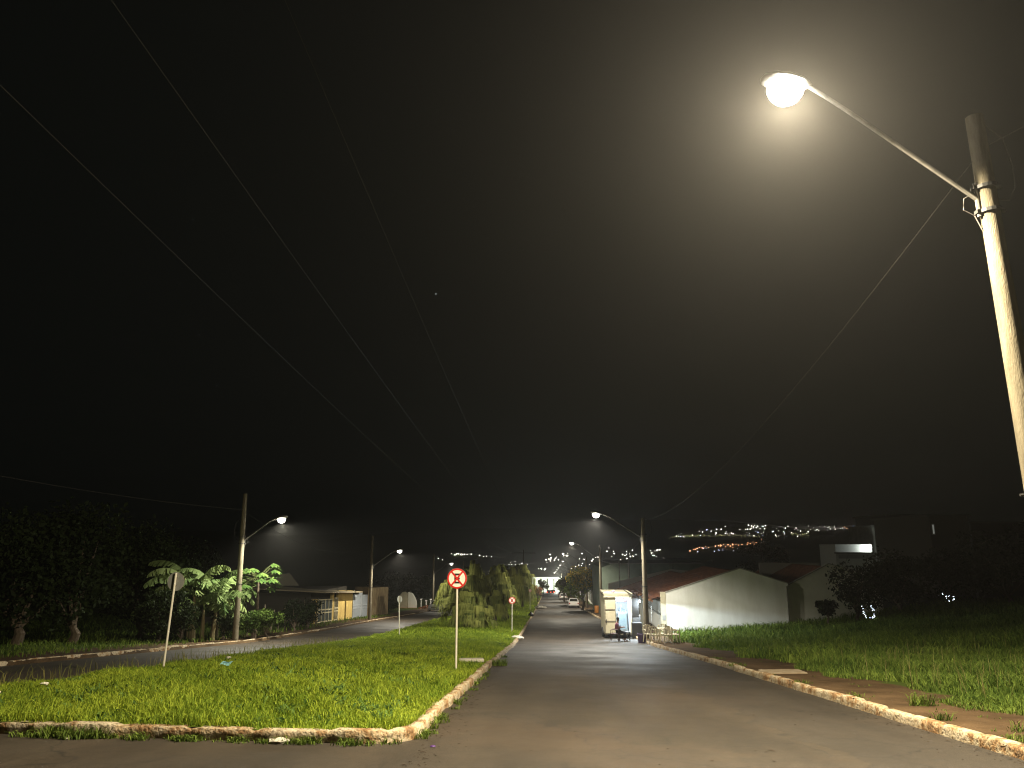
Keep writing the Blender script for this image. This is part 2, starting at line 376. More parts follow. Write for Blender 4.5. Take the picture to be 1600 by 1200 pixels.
rs = np.random.default_rng(77); n = 420; x = rs.uniform(MEDX0+.3, MEDX1-.4, n); y = 11+rs.exponential(14, n); cx_, cy_ = np.repeat(x, 9), np.repeat(y, 9)
cx_ = cx_+rs.normal(0, .07, len(cx_)); cy_ = cy_+rs.normal(0, .07, len(cy_))
blades('broad_weeds', cx_, cy_, med_z(cx_, cy_), rs.uniform(.06, .2, len(cx_)), rs.uniform(.02, .045, len(cx_)), 'low broad leaved weeds dotted through the median lawn', 'weeds', leafmat('broad_weed_leaf', (.04, .09, .02), (.16, .26, .06)), 1.6, 78)
n = 900; y = 9+rs.exponential(12, n); x = 7.6+rs.exponential(6, n)
blades('dry_stalks', x, y, H(x, y), rs.uniform(.35, .75, n), np.full(n, .008), 'thin dry stalks standing above the grass of the vacant lot', 'grass', leafmat('straw', (.16, .14, .05), (.36, .32, .14)), .35, 79)
# weeds along the foot of the kerbs and on the dirt footpath
def tufts(spots, seed):
    rs = np.random.default_rng(seed); X = []; Y = []; HH = []
    for cx, cy, r, n, hh in spots:
        a = rs.uniform(0, 2*np.pi, n); q = r*np.sqrt(rs.uniform(0, 1, n)); X.append(cx+np.cos(a)*q); Y.append(cy+np.sin(a)*q*.6); HH.append(hh*rs.uniform(.4, 1.2, n))
    return np.concatenate(X), np.concatenate(Y), np.concatenate(HH)
rs = np.random.default_rng(4); sp = []
for k in range(46):
    xx = rs.uniform(-7.4, -2.0); sp.append((xx, float(median_front(xx))-rs.uniform(.02, .16), rs.uniform(.06, .22), int(rs.uniform(15, 60)), rs.uniform(.05, .13)))
for k in range(40):
    yy = 10.6+rs.exponential(7); sp.append((MEDX1+rs.uniform(.0, .14), yy, rs.uniform(.05, .16), int(rs.uniform(10, 40)), rs.uniform(.05, .15)))
sp += [(MEDX1+.1, 25.6, .35, 260, .28), (-6.3, 10.75, .5, 500, .2), (-8.2, 10.9, .7, 600, .22)]
x, y, h = tufts(sp, 5)
blades('kerb_weeds', x, y, RZ(y)-.01, h, np.full(len(x), .016), 'small green weeds growing in the gutter at the median kerb', 'weeds', WEED, 1.1, 6)
sp = [(6.35, 14.2, .22, 130, .28), (5.75, 12.3, .16, 60, .16), (5.7, 15.5, .2, 60, .12), (5.6, 24.3, .3, 90, .15), (5.8, 28, .3, 60, .12), (5.62, 18.4, .2, 50, .12), (5.8, 10.4, .2, 70, .13), (6.2, 11.2, .12, 30, .2)]
for k in range(60): sp.append((rs.uniform(5.65, 7.4), 9+rs.exponential(12), .08, 6, .06))
x, y, h = tufts(sp, 9)
blades('path_weeds', x, y, H(x, y)-.01, h, np.full(len(x), .012), 'sparse grass tufts on the red dirt footpath by the right kerb', 'weeds', WEED, 1.0, 6)
x, y, h, w = scatter(MEDX0-.1, MEDX0+.7, [(14, 40, 30, .42, .012)], 21)
blades('seed_grass', x, y, med_z(x, y), h, w, 'thin taller seed stalks along the far left edge of the median', 'grass', leafmat('dry_stalks', (.10, .12, .03), (.25, .22, .08)), .5, 22)

# ---------------------------------------------------------------- street lamps on concrete poles
CONC = mat('pole_concrete', (.10, .088, .062), .9, (.20, .175, .125), 3, .5, 30, lo=.3, hi=.7, stretch=(3, 3, .5), spec=.1)
GALV = mat('galvanised_pipe', (.13, .125, .11), .75, (.20, .19, .17), 8, metal=.0, spec=.15)
DARKM = mat('dark_iron', (.03, .03, .03), .6)
GLOW = mat('lamp_bowl_lit', (.9, .9, .8), .3, emit=(1, .88, .62), es=60)
GLOWC = mat('lamp_bowl_white', (.9, .9, .9), .3, emit=(1, .96, .85), es=45)
def lamp_post(x, y, side, label, group, power, col, detail=True, hgt=8.4, dim=False, rot=0, tilt=14, curve=.55, az=6.7, rise=1.72, reach=2.42, bowl=1):
    """side -1: the arm reaches towards -X."""
    z = float(H(x, y)); n = 14 if detail else 8
    root = empty('street_lamp', (x, y, z), rot, label, 'street lamp', group)
    m = MB(); m.tube([(0, 0, -.3), (0, 0, 2.5), (0, 0, 5.5), (0, 0, hgt)], [.17, .155, .135, .115], n); m.build('pole', CONC, root, True)
    m = MB()
    pts = [(side*.14, 0, az-.05)]+[(side*(.14+reach*t), 0, az+rise*(t if t < .75 else t-curve*(t-.75)**1.3)) for t in np.linspace(0, 1, 9)]
    m.tube(pts, .03, 8); m.tube([(side*.15, 0, az-.25), (side*.15, 0, az+.25)], .03, 8); arm = m.build('arm', GALV, root, True)
    tip = Vector(pts[-1])
    m = MB(); prof_ = [(.03, -.08), (.09, -.02), (.15, .08), (.20, .28), (.19, .46), (.11, .62), (.03, .66)]
    M = Matrix.Rotation(side*R(78), 3, 'Y'); m.lathe(tip, prof_, 12, M @ Matrix.Diagonal((.55, 1, 1)))
    head = m.build('lamp_head', mat('lamp_housing', (.35, .35, .33), .5), root, True)
    c = tip+Vector((side*.30, 0, -.03))
    m = MB(); m.lathe(c, [(.04*bowl, -.21*bowl), (.14*bowl, -.17*bowl), (.20*bowl, -.09*bowl), (.225*bowl, 0), (.20*bowl, .03)], 16)
    b = m.build('lens', GLOWC if not dim else mat('lamp_bowl_dim', (.9, .9, .8), .3, emit=(1, .96, .85), es=1.1), head, True)
    if detail:
        for dz in (-.18, .18):
            m = MB(); m.lathe((0, 0, az+dz), [(.145, -.025), (.155, -.025), (.155, .025), (.145, .025)], 16)
            m.box((side*.16, 0, az+dz), (.07, .09, .05)); m.box((-side*.17, .0, az+dz), (.09, .03, .04)); m.build('clamp', DARKM, root)
        m = MB(); m.tube([(side*.16, .03, az+.12), (side*.30, .05, az+.05), (side*.33, .05, az-.12), (side*.2, .03, az-.22), (side*.13, .02, az-.45)], .009, 6)
        m.tube([(-side*.16, .02, az), (-side*.35, .1, az+.02), (-side*.52, .18, az+.25), (-side*.55, .2, az+.6), (-side*.45, .15, az+1.0), (-side*.13, 0, az+1.15)], .008, 6)
        m.build('wiring', mat('cable_rubber', (.08, .075, .07), .6), root)
        m = MB(); m.lathe((0, 0, 3.0), [(.158, -.02), (.165, -.02), (.165, .02), (.158, .02)], 16); m.tube([(side*.17, 0, 3.0), (side*.23, 0, 3.0)], .02, 6); m.build('band', DARKM, root)
    if power:
        l = bpy.data.lights.new('lamp_light', 'SPOT'); l.energy = power; l.color = col; l.shadow_soft_size = .07
        l.spot_size = R(172); l.spot_blend = .4
        lo = bpy.data.objects.new('lamp_light', l); COL.objects.link(lo); lo.parent = root; lo.location = c+Vector((0, 0, -.24*bowl-.02)); lo.rotation_euler = (0, -side*R(tilt), 0)
    return root
near = lamp_post(6.2, 10.35, -1, 'tall concrete pole and blazing street lamp nearest the viewer on the right', 'street lamps along the right kerb', 9800, NEAR_LAMP, rot=R(0), tilt=19, bowl=1.22, curve=.12, az=7.12, rise=1.98, reach=2.18)
near.rotation_euler = (0, R(-1.8), 0); near.location.x += .27
RL = ['street lamp whose pole rises behind the white plastic chairs', 'street lamp on the pole just left of the food trailer',
      'street lamp beside the tree with yellow flowers', 'first street lamp seen over the crown of the yellow flowering tree', 'second street lamp over the yellow flowering tree',
      'street lamp behind the rounded clipped trees', 'small street lamp past the rounded trees', 'tiny street lamp well down the avenue right side',
      'tiny street lamp near the end of the right row', 'farthest tiny street lamp of the right row']
for i, Y in enumerate([48, 92, 125, 159, 192, 225, 258, 291, 324, 350]):
    lamp_post(6.15 if i else 5.85, Y, -1, RL[i], 'street lamps along the right kerb', 4200 if i == 0 else 3200 if Y < 200 else (1800 if Y < 230 else 0), STREET if i else (1, .94, .80), i < 2, 7.05 if i == 0 else 7.9, dim=i > 1, az=(5.9, 6.3, 6.4)[min(i, 2)], rise=(1.55, 2.1, 1.9)[min(i, 2)], reach=(2.4, 2.85, 2.6)[min(i, 2)])
lamp_post(-17.2, 43.5, 1, 'street lamp beside the banana plants on the left road', 'street lamps along the left road', 3000, (1, .95, .75), True, 8.0, az=5.4, rise=1.3, reach=1.75)
lamp_post(-17.2, 76.5, 1, 'street lamp in front of the yellow walled house on the left', 'street lamps along the left road', 2400, (1, .92, .75), True, 7.9, az=5.0, rise=1.65, reach=2.3)
lamp_post(-17.4, 120, 1, 'street lamp above the silver car behind the front no-stopping sign', 'street lamps along the left road', 1800, (1, .92, .75), False, 8.1, az=5.2, rise=1.6, reach=2.3)
lamp_post(-17.4, 163, 1, 'street lamp rising behind the tall fan palms, left of two', 'street lamps along the left road', 1200, (1, .92, .75), False, 8.1, True, az=5.2, rise=1.6, reach=2.3)
lamp_post(-17.4, 196, 1, 'street lamp rising behind the tall fan palms, right of two', 'street lamps along the left road', 1200, (1, .92, .75), False, 8.1, True, az=5.2, rise=1.6, reach=2.3)

# ---------------------------------------------------------------- overhead cables
CAB = mat('overhead_cable', (.07, .065, .06), .5)
def cable(a, b, sag, r, label, group='overhead power cables'):
    a, b = Vector(a), Vector(b); n = 40
    pts = [a.lerp(b, t)-Vector((0, 0, sag*4*t*(1-t))) for t in np.linspace(0, 1, n+1)]
    m = MB(); m.tube(pts, r*.42, 5); return tag(m.build('power_cable', CAB), label, 'cable', group)
def T(x, y, h): return (x, y, float(H(x, y))+h)
cable(T(6.1, 10.35, 7.7), T(5.85, 48, 6.9), 1.1, .013, 'single cable sagging from the near lamp pole to the pole behind the chairs')
cable(T(6.25, 10.35, 7.9), (13, -6, 9.0), .5, .013, 'cable leaving the top of the near pole towards the upper right')
cable((-26, 6, 7.2), T(-17.2, 43.5, 7.1), .9, .013, 'cable coming from the far left edge to the lamp pole beside the banana plants')
cable(T(-17.2, 43.5, 7.0), T(-17.2, 76.5, 6.7), 1.2, .013, 'sagging cable between the two nearest lamp poles on the left')
cable(T(-17.2, 76.5, 5.9), T(-17.4, 120, 6.2), .8, .016, 'cable running on from the lamp pole by the yellow house')
for k, (xx, lab) in enumerate(((-3.9, 'right one of the three high cables crossing the black sky'), (-6.6, 'middle one of the three high cables crossing the black sky'), (-9.7, 'left one of the three high cables crossing the black sky'))):
    cable((xx-.1, -14, 12.2), (xx*.75, 172, float(RZ(172))+10.3), 2.2, .012, lab, 'three high cables over the median')
for (Y, pairs) in ((92, 2),):
    for k in range(pairs):
        cable(T(6.0, 48, 6.1-.5*k), T(6.3, Y, 6.3-.5*k), .9, .012, ('upper', 'lower')[k]+' cable between the poles on either side of the food trailer')
        cable(T(6.3, 92, 6.3-.5*k), T(6.3, 125, 6.3-.5*k), .7, .014, ('upper', 'lower')[k]+' cable running past the yellow flowering tree')
m = MB(); m.tube([(0, 0, -.3), (0, 0, 11)], [.16, .11], 10); pm = empty('utility_pole', (-5.2, 172, float(RZ(172))), 0, 'dark utility pole carrying the high cables, behind the median palms', 'utility pole')
m.build('pole', CONC, pm, True); m = MB(); m.box((0, 0, 10.3), (5.2, .1, .12)); m.build('crossarm', DARKM, pm)
for (xx, yy, hh, lab) in ((7.6, 84, 5.8, 'slim grey pipe mast in front of the big green wall'), (9.2, 90, 7.2, 'thicker dark pole standing against the big green wall')):
    o = MB().tube([(0, 0, 0), (0, 0, hh)], .05 if hh < 6 else .09, 8).build('utility_pole', GALV, None, True, (xx, yy, float(H(xx, yy)))); tag(o, lab, 'pole')

# ---------------------------------------------------------------- road signs
WHITE = mat('sign_white', (.78, .74, .66), .45); RED = mat('sign_red', (.55, .015, .01), .45); BLACK = mat('sign_black', (.012, .012, .012), .5)
POST = mat('painted_post', (.66, .62, .52), .5, (.72, .68, .58), 9)
BACK = mat('sign_back_grey', (.22, .23, .22), .55, (.30, .30, .28), 12)
def disc(m, c, r, y0, y1, n=40, x=0):
    return m.prism([(c[0]+r*math.cos(2*math.pi*k/n), c[1]+r*math.sin(2*math.pi*k/n)) for k in range(n)], 'y', y0, y1)
def sign(x, y, h, r, label, rz=0, lean=(0, 0), front=True, dull=False):
    """Round no-stopping sign. Local -Y is the face."""
    root = empty('road_sign', (x, y, float(med_z(np.array(x), np.array(y)))-.05), 0, label, 'road sign', 'round no-stopping signs on the median')
    root.rotation_euler = (lean[0], lean[1], rz)
    m = MB(); m.tube([(0, 0, -.2), (0, 0, h+.0)], .028, 10); m.build('post', POST, root, True)
    cz = h-r+.02
    m = MB(); disc(m, (0, cz), r, -.040, -.034); plate = m.build('plate', BACK if not dull else BACK, root)
    m = MB(); disc(m, (0, cz), r*.985, -.043, -.0405); m.build('face', WHITE, plate)
    m = MB(); n = 48                              # red rim ring
    vs = []; 
    for k in range(n):
        t = 2*math.pi*k/n
        for rr, yy in ((r*.99, -.046), (r*.83, -.046)): vs.append((rr*math.cos(t), yy, cz+rr*math.sin(t)))
    m.add(vs, [(2*k, 2*((k+1) % n), 2*((k+1) % n)+1, 2*k+1) for k in range(n)])
    m.build('rim', RED, plate)
    m = MB()                                      # letter E
    w_, hh = r*.56, r*.98; t_ = r*.19
    m.box((-w_/2+t_/2, -.0445, cz), (t_, .002, hh))
    for dz in (hh/2-t_/2, 0, -hh/2+t_/2): m.box((t_/2-.0, -.0445, cz+dz), (w_-t_, .002, t_))
    m.build('letter', BLACK, plate)
    m = MB()
    for s in (1, -1): m.box((0, -.0485-.0006*s, cz), (r*.17, .001, r*1.72), Matrix.Rotation(s*R(40), 3, 'Y'))
    m.build('slash', RED, plate)
    for dz in (-.1, .1): MB().box((0, -.026, cz+dz), (.09, .014, .025)).build('bracket', GALV, root)
    return root
sign(-2.38, 20.8, 2.62, .262, 'upright red and white no-stopping sign nearest the road, front facing the viewer')
sign(-2.4, 53.5, 2.35, .225, 'smaller no-stopping sign farther down the median, front facing the viewer', R(3))
sign(-2.4, 108, 2.9, .2, 'distant no-stopping sign in the grass, third along the right kerb', R(28))
o = sign(-9.80, 20.2, 2.45, .24, 'leaning sign showing its dark grey back, at the left edge of the median', R(172), (0, R(-3.2)))
sign(-8.75, 47, 2.3, .2, 'thin sign turned away, alone before the yellow walled house', R(150), (0, R(2.5)))

# ---------------------------------------------------------------- plants
def crown_mesh(name, m, centres, radii, n, leaf, seed, parent, squash=.8, droop=0, shell=.55):
    rs = np.random.default_rng(seed); k = len(centres); idx = rs.integers(0, k, n); C = np.array(centres)[idx]; Rr = np.array(radii)[idx]
    d = rs.normal(size=(n, 3)); d /= np.linalg.norm(d, axis=1)[:, None]; rr = (shell+(1-shell)*rs.uniform(0, 1, n))*Rr*rs.choice([1, 1, 1.18], n)
    P = C+d*rr[:, None]*np.array([1, 1, squash])
    a = rs.normal(size=(n, 3)); a[:, 2] -= droop; a /= np.linalg.norm(a, axis=1)[:, None]
    b = np.cross(a, rs.normal(size=(n, 3))); b /= np.linalg.norm(b, axis=1)[:, None]
    L = leaf*rs.uniform(.6, 1.4, n)[:, None]; 
    V = np.stack([P-a*L*.5, P+b*L*.28, P+a*L*.5, P-b*L*.28], 1).reshape(-1, 3)
    cl = rs.uniform(0, 1, k)[idx]; va = np.clip(.6*cl+.4*rs.uniform(0, 1, n), 0, 1)
    return npmesh(name, V, None, np.arange(n*4).reshape(n, 4), m, np.repeat(va, 4), parent)
BARK = mat('bark', (.075, .055, .038), .9, (.14, .11, .08), 6, .6, 20, stretch=(4, 4, 1))
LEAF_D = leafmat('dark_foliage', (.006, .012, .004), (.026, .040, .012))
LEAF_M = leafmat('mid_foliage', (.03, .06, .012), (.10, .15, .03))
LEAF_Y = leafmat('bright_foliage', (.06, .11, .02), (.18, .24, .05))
FLOW = leafmat('yellow_blossom', (.60, .42, .03), (.85, .65, .10))
def tree(name, x, y, h, r, label, cat, leafm, seed, nleaf=2500, leaf=.22, trunk_h=None, clumps=14, squash=.8, group=None, flowers=0, dz=0, bare=0):
    rs = random.Random(seed); z = float(H(x, y))+dz if not (MEDX0 < x < MEDX1) else float(med_z(np.array(x), np.array(y)))
    root = empty(name, (x, y, z), 0, label, cat, group); th = trunk_h if trunk_h is not None else h*.35
    cz = (h+th)/2+.1; cs = []; rr = []
    for k in range(clumps):
        a = rs.uniform(0, 6.28); q = r*rs.uniform(.15, .72); zz = cz+(h-th)*.5*rs.uniform(-.75, .75)*(1-.35*q/r)
        cs.append((q*math.cos(a), q*math.sin(a), zz)); rr.append(r*rs.uniform(.26, .48))
    m = MB(); m.tube([(0, 0, -.1), (rs.uniform(-.05, .05)*h, 0, th*.6), (0, 0, th), (0, 0, cz)], [.035*h+.03, .027*h+.03, .022*h+.02, .02], 8)
    for c in cs[:8+bare]:
        mid = Vector((c[0]*.45, c[1]*.45, th+(c[2]-th)*.55+rs.uniform(-.1, .1)*h*.3)); m.tube([(0, 0, th*.85), mid, c], [.016*h+.01, .009*h+.008, .008], 5)
    for k in range(bare):
        c = cs[k % clumps]; e = Vector(c)+Vector((rs.uniform(-1, 1), rs.uniform(-1, 1), rs.uniform(-.1, .7)))*r*.8; m.tube([c, Vector(c).lerp(e, .5)+Vector((0, 0, .1)), e], [.02, .012, .005], 4)
    m.build('trunk', BARK, root, True)
    crown_mesh('crown', leafm, cs, rr, nleaf, leaf, seed, root, squash)
    if flowers: crown_mesh('blossom', FLOW, [(c[0], c[1], c[2]+.25) for c in cs if c[2] > cz-.3] or cs, [q*1.05 for c, q in zip(cs, rr) if c[2] > cz-.3] or rr, flowers, leaf*.9, seed+1, root, squash, 0, .85)
    return root
def fan_palm(x, y, h, r, label, seed, skirt=True, th=1.0, nfr=70, nl=26, name='fan_palm', lw=.03, group='drooping fan palms on the median'):
    """Clump of long drooping fronds: every frond arches out and hangs in narrow leaflets."""
    rs = np.random.default_rng(seed); z = float(med_z(np.array(x), np.array(y))); root = empty(name, (x, y, z), 0, label, 'palm', group)
    m = MB(); m.tube([(0, 0, -.1), (.05, 0, th*.5), (0, 0, th)], [.2, .17, .15], 10); m.build('trunk', BARK, root, True)
    V = []; F = []; va = []
    heads = [(0, 0, th, 1.0)]+[(rs.uniform(-.45, .45)*r, rs.uniform(-.45, .45)*r, th*rs.uniform(.5, 1.0), rs.uniform(.6, .85)) for _ in range(3)]
    for f in range(nfr):
        hx, hy, hz, hs = heads[rs.integers(0, 4)]; a = rs.uniform(0, 2*np.pi); u = rs.uniform(0, 1)**.7; tone = rs.uniform(0, 1); rr = r*hs
        top = hz+(h*hs-hz)*math.sqrt(max(1-u*u, .02))*rs.uniform(.8, 1.08); da = np.array([np.cos(a), np.sin(a), 0]); fan = rs.uniform(.25, .6)
        c = np.array([hx, hy, 0])+da*rr*u*.8+np.array([0, 0, top])
        fl = h*rs.uniform(.22, .42)
        for l in range(nl):
            g = (l/nl-.5)*2*fan*2.2; dd = np.array([np.cos(a+g), np.sin(a+g), 0]); L = fl*rs.uniform(.7, 1.15)
            q = c+dd*.05; mid = c+dd*L*.38*(.5+u)+np.array([0, 0, L*.30-L*.55*u]); e = c+dd*L*(.5+.3*u)*rs.uniform(.7, 1.1)+np.array([0, 0, -L*rs.uniform(.55, 1.05)])
            mid[2] = max(mid[2], .1); e[2] = max(e[2], .02); wd = np.array([-dd[1], dd[0], 0])*lw*rs.uniform(.6, 1.3)
            i = len(V); V += [q-wd*.4, q+wd*.4, mid+wd, mid-wd, e]; F.append((i, i+1, i+2, i+3)); va.append(np.clip(tone*.7+rs.uniform(0, .3), 0, 1))
    V = np.array(V); n = len(F); F4 = np.array(F); F3 = F4[:, [3, 2]]; F3 = np.concatenate([F3, F4[:, :1]+4], 1)
    npmesh('fronds', V, F3, F4, leafmat('palm_fronds', (.04, .065, .014), (.36, .37, .10)), np.repeat(va, 5), root)
    return root
fan_palm(at(728, 57), 57, 2.5, 1.75, 'wide low fan palm fountain touching the grass behind the front sign', 31, nfr=170, nl=40, th=.5, lw=.020)
fan_palm(at(773, 68), 68, 2.7, .85, 'slim drooping young palm right of the wide low one', 32, nfr=70, nl=26, th=.6, lw=.03)
for i, (px, Y, h, r, lab) in enumerate([(742, 78, 4.8, 2.0, 'tallest fan palm directly behind the wide low one'), (710, 80, 3.9, 1.6, 'bushy fan palm at the left of the median clump'),
        (778, 92, 5.0, 1.9, 'fan palm with hanging skirt behind the slim young palm'), (800, 108, 5.6, 1.9, 'fan palm just above the second no-stopping sign'), (816, 124, 5.8, 2.0, 'fan palm at the right end of the palm row'),
        (728, 100, 5.2, 2.2, 'shadowy fan palm at the back of the clump'), (760, 118, 5.2, 2.2, 'dim fan palm deep inside the clump'), (808, 142, 6.2, 2.2, 'farthest fan palm of the row')]):
    fan_palm(at(px, Y), Y, h, r, lab, 40+i, nfr=120, nl=34, th=h*.38, lw=.032)
tree('round_tree', at(839, 160), 160, 3.6, 1.5, 'small pinkish lit tree at the far end of the median', 'tree', leafmat('pink_foliage', (.2, .10, .05), (.4, .22, .12)), 61, 1200, .25)

# banana plants, papaya and shrubs beyond the left road
BAN = leafmat('banana_leaf', (.06, .11, .03), (.26, .33, .13))
def banana(x, y, h, seed, label, nl=9, stems=2):
    rs = np.random.default_rng(seed); root = empty('banana_plant', (x, y, float(H(x, y))), 0, label, 'banana plant', 'banana plants by the left lamp pole')
    m = MB(); tops = []
    for s in range(stems):
        dx, dy = rs.uniform(-.5, .5, 2); hh = h*.50*rs.uniform(.4, 1.1); m.tube([(dx, dy, -.1), (dx*1.1, dy*1.1, hh*.6), (dx*1.2, dy*1.2, hh)], [.13, .10, .06], 8); tops.append((dx*1.2, dy*1.2, hh))
    m.build('stem', mat('banana_stem', (.12, .10, .05), .8, (.20, .17, .09), 5, stretch=(3, 3, .6)), root, True)
    for k in range(nl*stems):
        b = np.array(tops[k % stems]); a = rs.uniform(0, 6.28); L = rs.uniform(1.5, 2.4)*h/4.5; da = np.array([np.cos(a), np.sin(a), 0]); sd = np.array([-da[1], da[0], 0])
        el = rs.uniform(.45, 1.5); n = 18; V = []; F = []; pos = b.copy(); ang = el
        n = 30; L = rs.uniform(2.0, 3.3)*h/4.5; mr = []
        for i in range(n+1):
            mr.append((pos.copy(), ang)); pos = pos+(da*math.cos(ang)+np.array([0, 0, math.sin(ang)]))*L/n; ang -= .035+.05*i/n*rs.uniform(.8, 1.5)
        for i, (p, an) in enumerate(mr[:-1]):
            t = i/n; q = mr[i+1][0]; wr = .022*(1-t)+.006; i0 = len(V)
            V += [p-sd*wr, p+sd*wr, q+sd*wr, q-sd*wr]; F.append((i0, i0+1, i0+2, i0+3))
            if t < .15: continue
            wd = .44*h/4.5*max(0, math.sin(math.pi*min((t-.12)/.88, 1)))**.55+.03
            nor = np.array([0, 0, 1])*math.cos(an)-da*math.sin(an); ax = (q-p)
            for s_ in (-1, 1):
                if rs.uniform() < .10: continue
                dr = rs.uniform(.55, 1.25); k2 = rs.uniform(.8, 1.05); e = sd*s_*wd*k2*math.cos(dr)-nor*wd*k2*math.sin(dr)+ax*1.3; i0 = len(V)
                V += [p, q*.98+p*.02, q+e-ax*rs.uniform(.05, .3), p+e+ax*rs.uniform(-.05, .1)]; F.append((i0, i0+1, i0+2, i0+3))
        npmesh('leaf', np.array(V), None, np.array(F), BAN, np.full(len(V), rs.uniform(0, 1)), root)
    return root
for i, (px, Y, h, lab) in enumerate([(318, 43, 5.0, 'tallest banana plant with bright arching torn leaves'), (340, 46, 4.6, 'banana plant just left of the lamp pole'), (296, 45, 4.3, 'shaded banana plant on the left of the clump')]):
    banana(at(px, Y), Y, h, 70+i, lab, 10, 4 if i == 0 else 3)
def papaya(x, y, h, label):
    rs = np.random.default_rng(81); root = empty('papaya_tree', (x, y, float(H(x, y))), 0, label, 'papaya tree')
    MB().tube([(0, 0, -.1), (.08, 0, h*.5), (.02, 0, h*.9)], [.1, .08, .06], 8).build('trunk', BARK, root, True)
    V = []; F = []; va = []
    m = MB()
    for k in range(30):
        a = rs.uniform(0, 6.28); el = rs.uniform(-.5, .9); L = rs.uniform(.8, 1.35); b = np.array([.02, 0, h*rs.uniform(.76, .9)])
        e = b+np.array([math.cos(a)*math.cos(el), math.sin(a)*math.cos(el), math.sin(el)])*L; m.tube([b, (b+e)/2+np.array([0, 0, .08]), e], .012, 4)
        for j in range(7):
            t = (j-3)*.5+a; le = rs.uniform(.38, .55); tip = e+np.array([math.cos(t)*le, math.sin(t)*le, -le*.55]); md = e+(tip-e)*.5+np.array([0, 0, .03]); sd = np.array([-math.sin(t), math.cos(t), 0])*.13
            i = len(V); V += [e, md-sd, tip, md+sd]; F.append((i, i+1, i+2, i+3)); va += [rs.uniform(0, 1)]*4
    m.build('leaf_stalks', mat('green_stalk', (.10, .12, .04), .7), root)
    npmesh('crown', np.array(V), None, np.array(F), leafmat('papaya_leaf', (.04, .09, .02), (.13, .20, .05)), np.array(va), root)
papaya(at(400, 46), 46, 3.9, 'papaya tree with drooping lobed leaves right of the left lamp pole')
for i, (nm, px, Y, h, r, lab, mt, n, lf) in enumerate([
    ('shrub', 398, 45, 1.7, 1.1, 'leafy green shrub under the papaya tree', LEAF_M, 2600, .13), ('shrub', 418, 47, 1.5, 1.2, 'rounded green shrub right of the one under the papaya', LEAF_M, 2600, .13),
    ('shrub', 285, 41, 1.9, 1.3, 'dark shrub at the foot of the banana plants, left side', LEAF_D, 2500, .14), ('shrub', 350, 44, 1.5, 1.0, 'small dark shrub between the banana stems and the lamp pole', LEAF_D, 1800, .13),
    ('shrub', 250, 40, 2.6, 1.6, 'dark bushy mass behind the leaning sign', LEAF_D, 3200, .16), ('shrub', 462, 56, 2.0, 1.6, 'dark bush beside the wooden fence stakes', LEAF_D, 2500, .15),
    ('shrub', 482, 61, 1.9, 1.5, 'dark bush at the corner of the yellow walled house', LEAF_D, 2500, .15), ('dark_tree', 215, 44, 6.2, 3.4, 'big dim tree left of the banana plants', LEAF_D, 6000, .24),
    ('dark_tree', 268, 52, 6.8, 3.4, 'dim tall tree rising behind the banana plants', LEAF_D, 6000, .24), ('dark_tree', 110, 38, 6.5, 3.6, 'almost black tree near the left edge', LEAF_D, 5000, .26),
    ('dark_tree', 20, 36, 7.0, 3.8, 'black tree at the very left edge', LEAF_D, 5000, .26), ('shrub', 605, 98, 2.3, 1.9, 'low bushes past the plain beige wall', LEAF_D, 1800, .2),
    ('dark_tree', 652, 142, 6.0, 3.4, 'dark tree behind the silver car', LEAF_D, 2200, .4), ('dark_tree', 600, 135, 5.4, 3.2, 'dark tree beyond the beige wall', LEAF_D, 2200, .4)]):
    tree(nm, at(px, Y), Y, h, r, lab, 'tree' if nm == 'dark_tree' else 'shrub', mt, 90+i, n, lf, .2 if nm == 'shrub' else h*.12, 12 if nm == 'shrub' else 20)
# right side trees
tree('flowering_tree', at(906, 118)+.2, 118, 5.9, 2.7, 'round street tree covered in yellow flowers on the right kerb', 'tree', leafmat('flowering_leaves', (.06, .11, .02), (.26, .34, .06)), 120, 5200, .26, 1.6, 18, flowers=2600)
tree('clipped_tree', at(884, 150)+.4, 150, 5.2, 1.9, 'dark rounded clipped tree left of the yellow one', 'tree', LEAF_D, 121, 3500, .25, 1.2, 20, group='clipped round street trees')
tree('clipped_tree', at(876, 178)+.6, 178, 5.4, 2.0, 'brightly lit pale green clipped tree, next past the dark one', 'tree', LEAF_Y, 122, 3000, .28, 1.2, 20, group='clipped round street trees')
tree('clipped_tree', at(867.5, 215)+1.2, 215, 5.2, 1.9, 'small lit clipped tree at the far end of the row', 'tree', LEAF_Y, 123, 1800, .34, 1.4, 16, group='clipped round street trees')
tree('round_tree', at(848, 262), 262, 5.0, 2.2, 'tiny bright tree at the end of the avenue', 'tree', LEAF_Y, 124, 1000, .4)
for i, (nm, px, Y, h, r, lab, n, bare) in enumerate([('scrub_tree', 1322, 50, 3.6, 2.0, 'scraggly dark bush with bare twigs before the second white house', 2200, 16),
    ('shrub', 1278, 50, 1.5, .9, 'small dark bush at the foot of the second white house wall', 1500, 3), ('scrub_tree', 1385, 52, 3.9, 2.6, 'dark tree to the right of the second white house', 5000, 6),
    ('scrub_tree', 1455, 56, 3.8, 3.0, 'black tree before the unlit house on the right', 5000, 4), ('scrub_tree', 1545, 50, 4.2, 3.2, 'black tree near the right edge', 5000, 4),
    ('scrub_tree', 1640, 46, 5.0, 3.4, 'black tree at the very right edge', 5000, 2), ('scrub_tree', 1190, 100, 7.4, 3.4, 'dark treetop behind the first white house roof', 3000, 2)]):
    tree(nm, at(px, Y), Y, h, r, lab, 'shrub' if nm == 'shrub' else 'tree', LEAF_D, 140+i, n, .2, .5 if i < 2 else h*.15, 14, bare=bare)

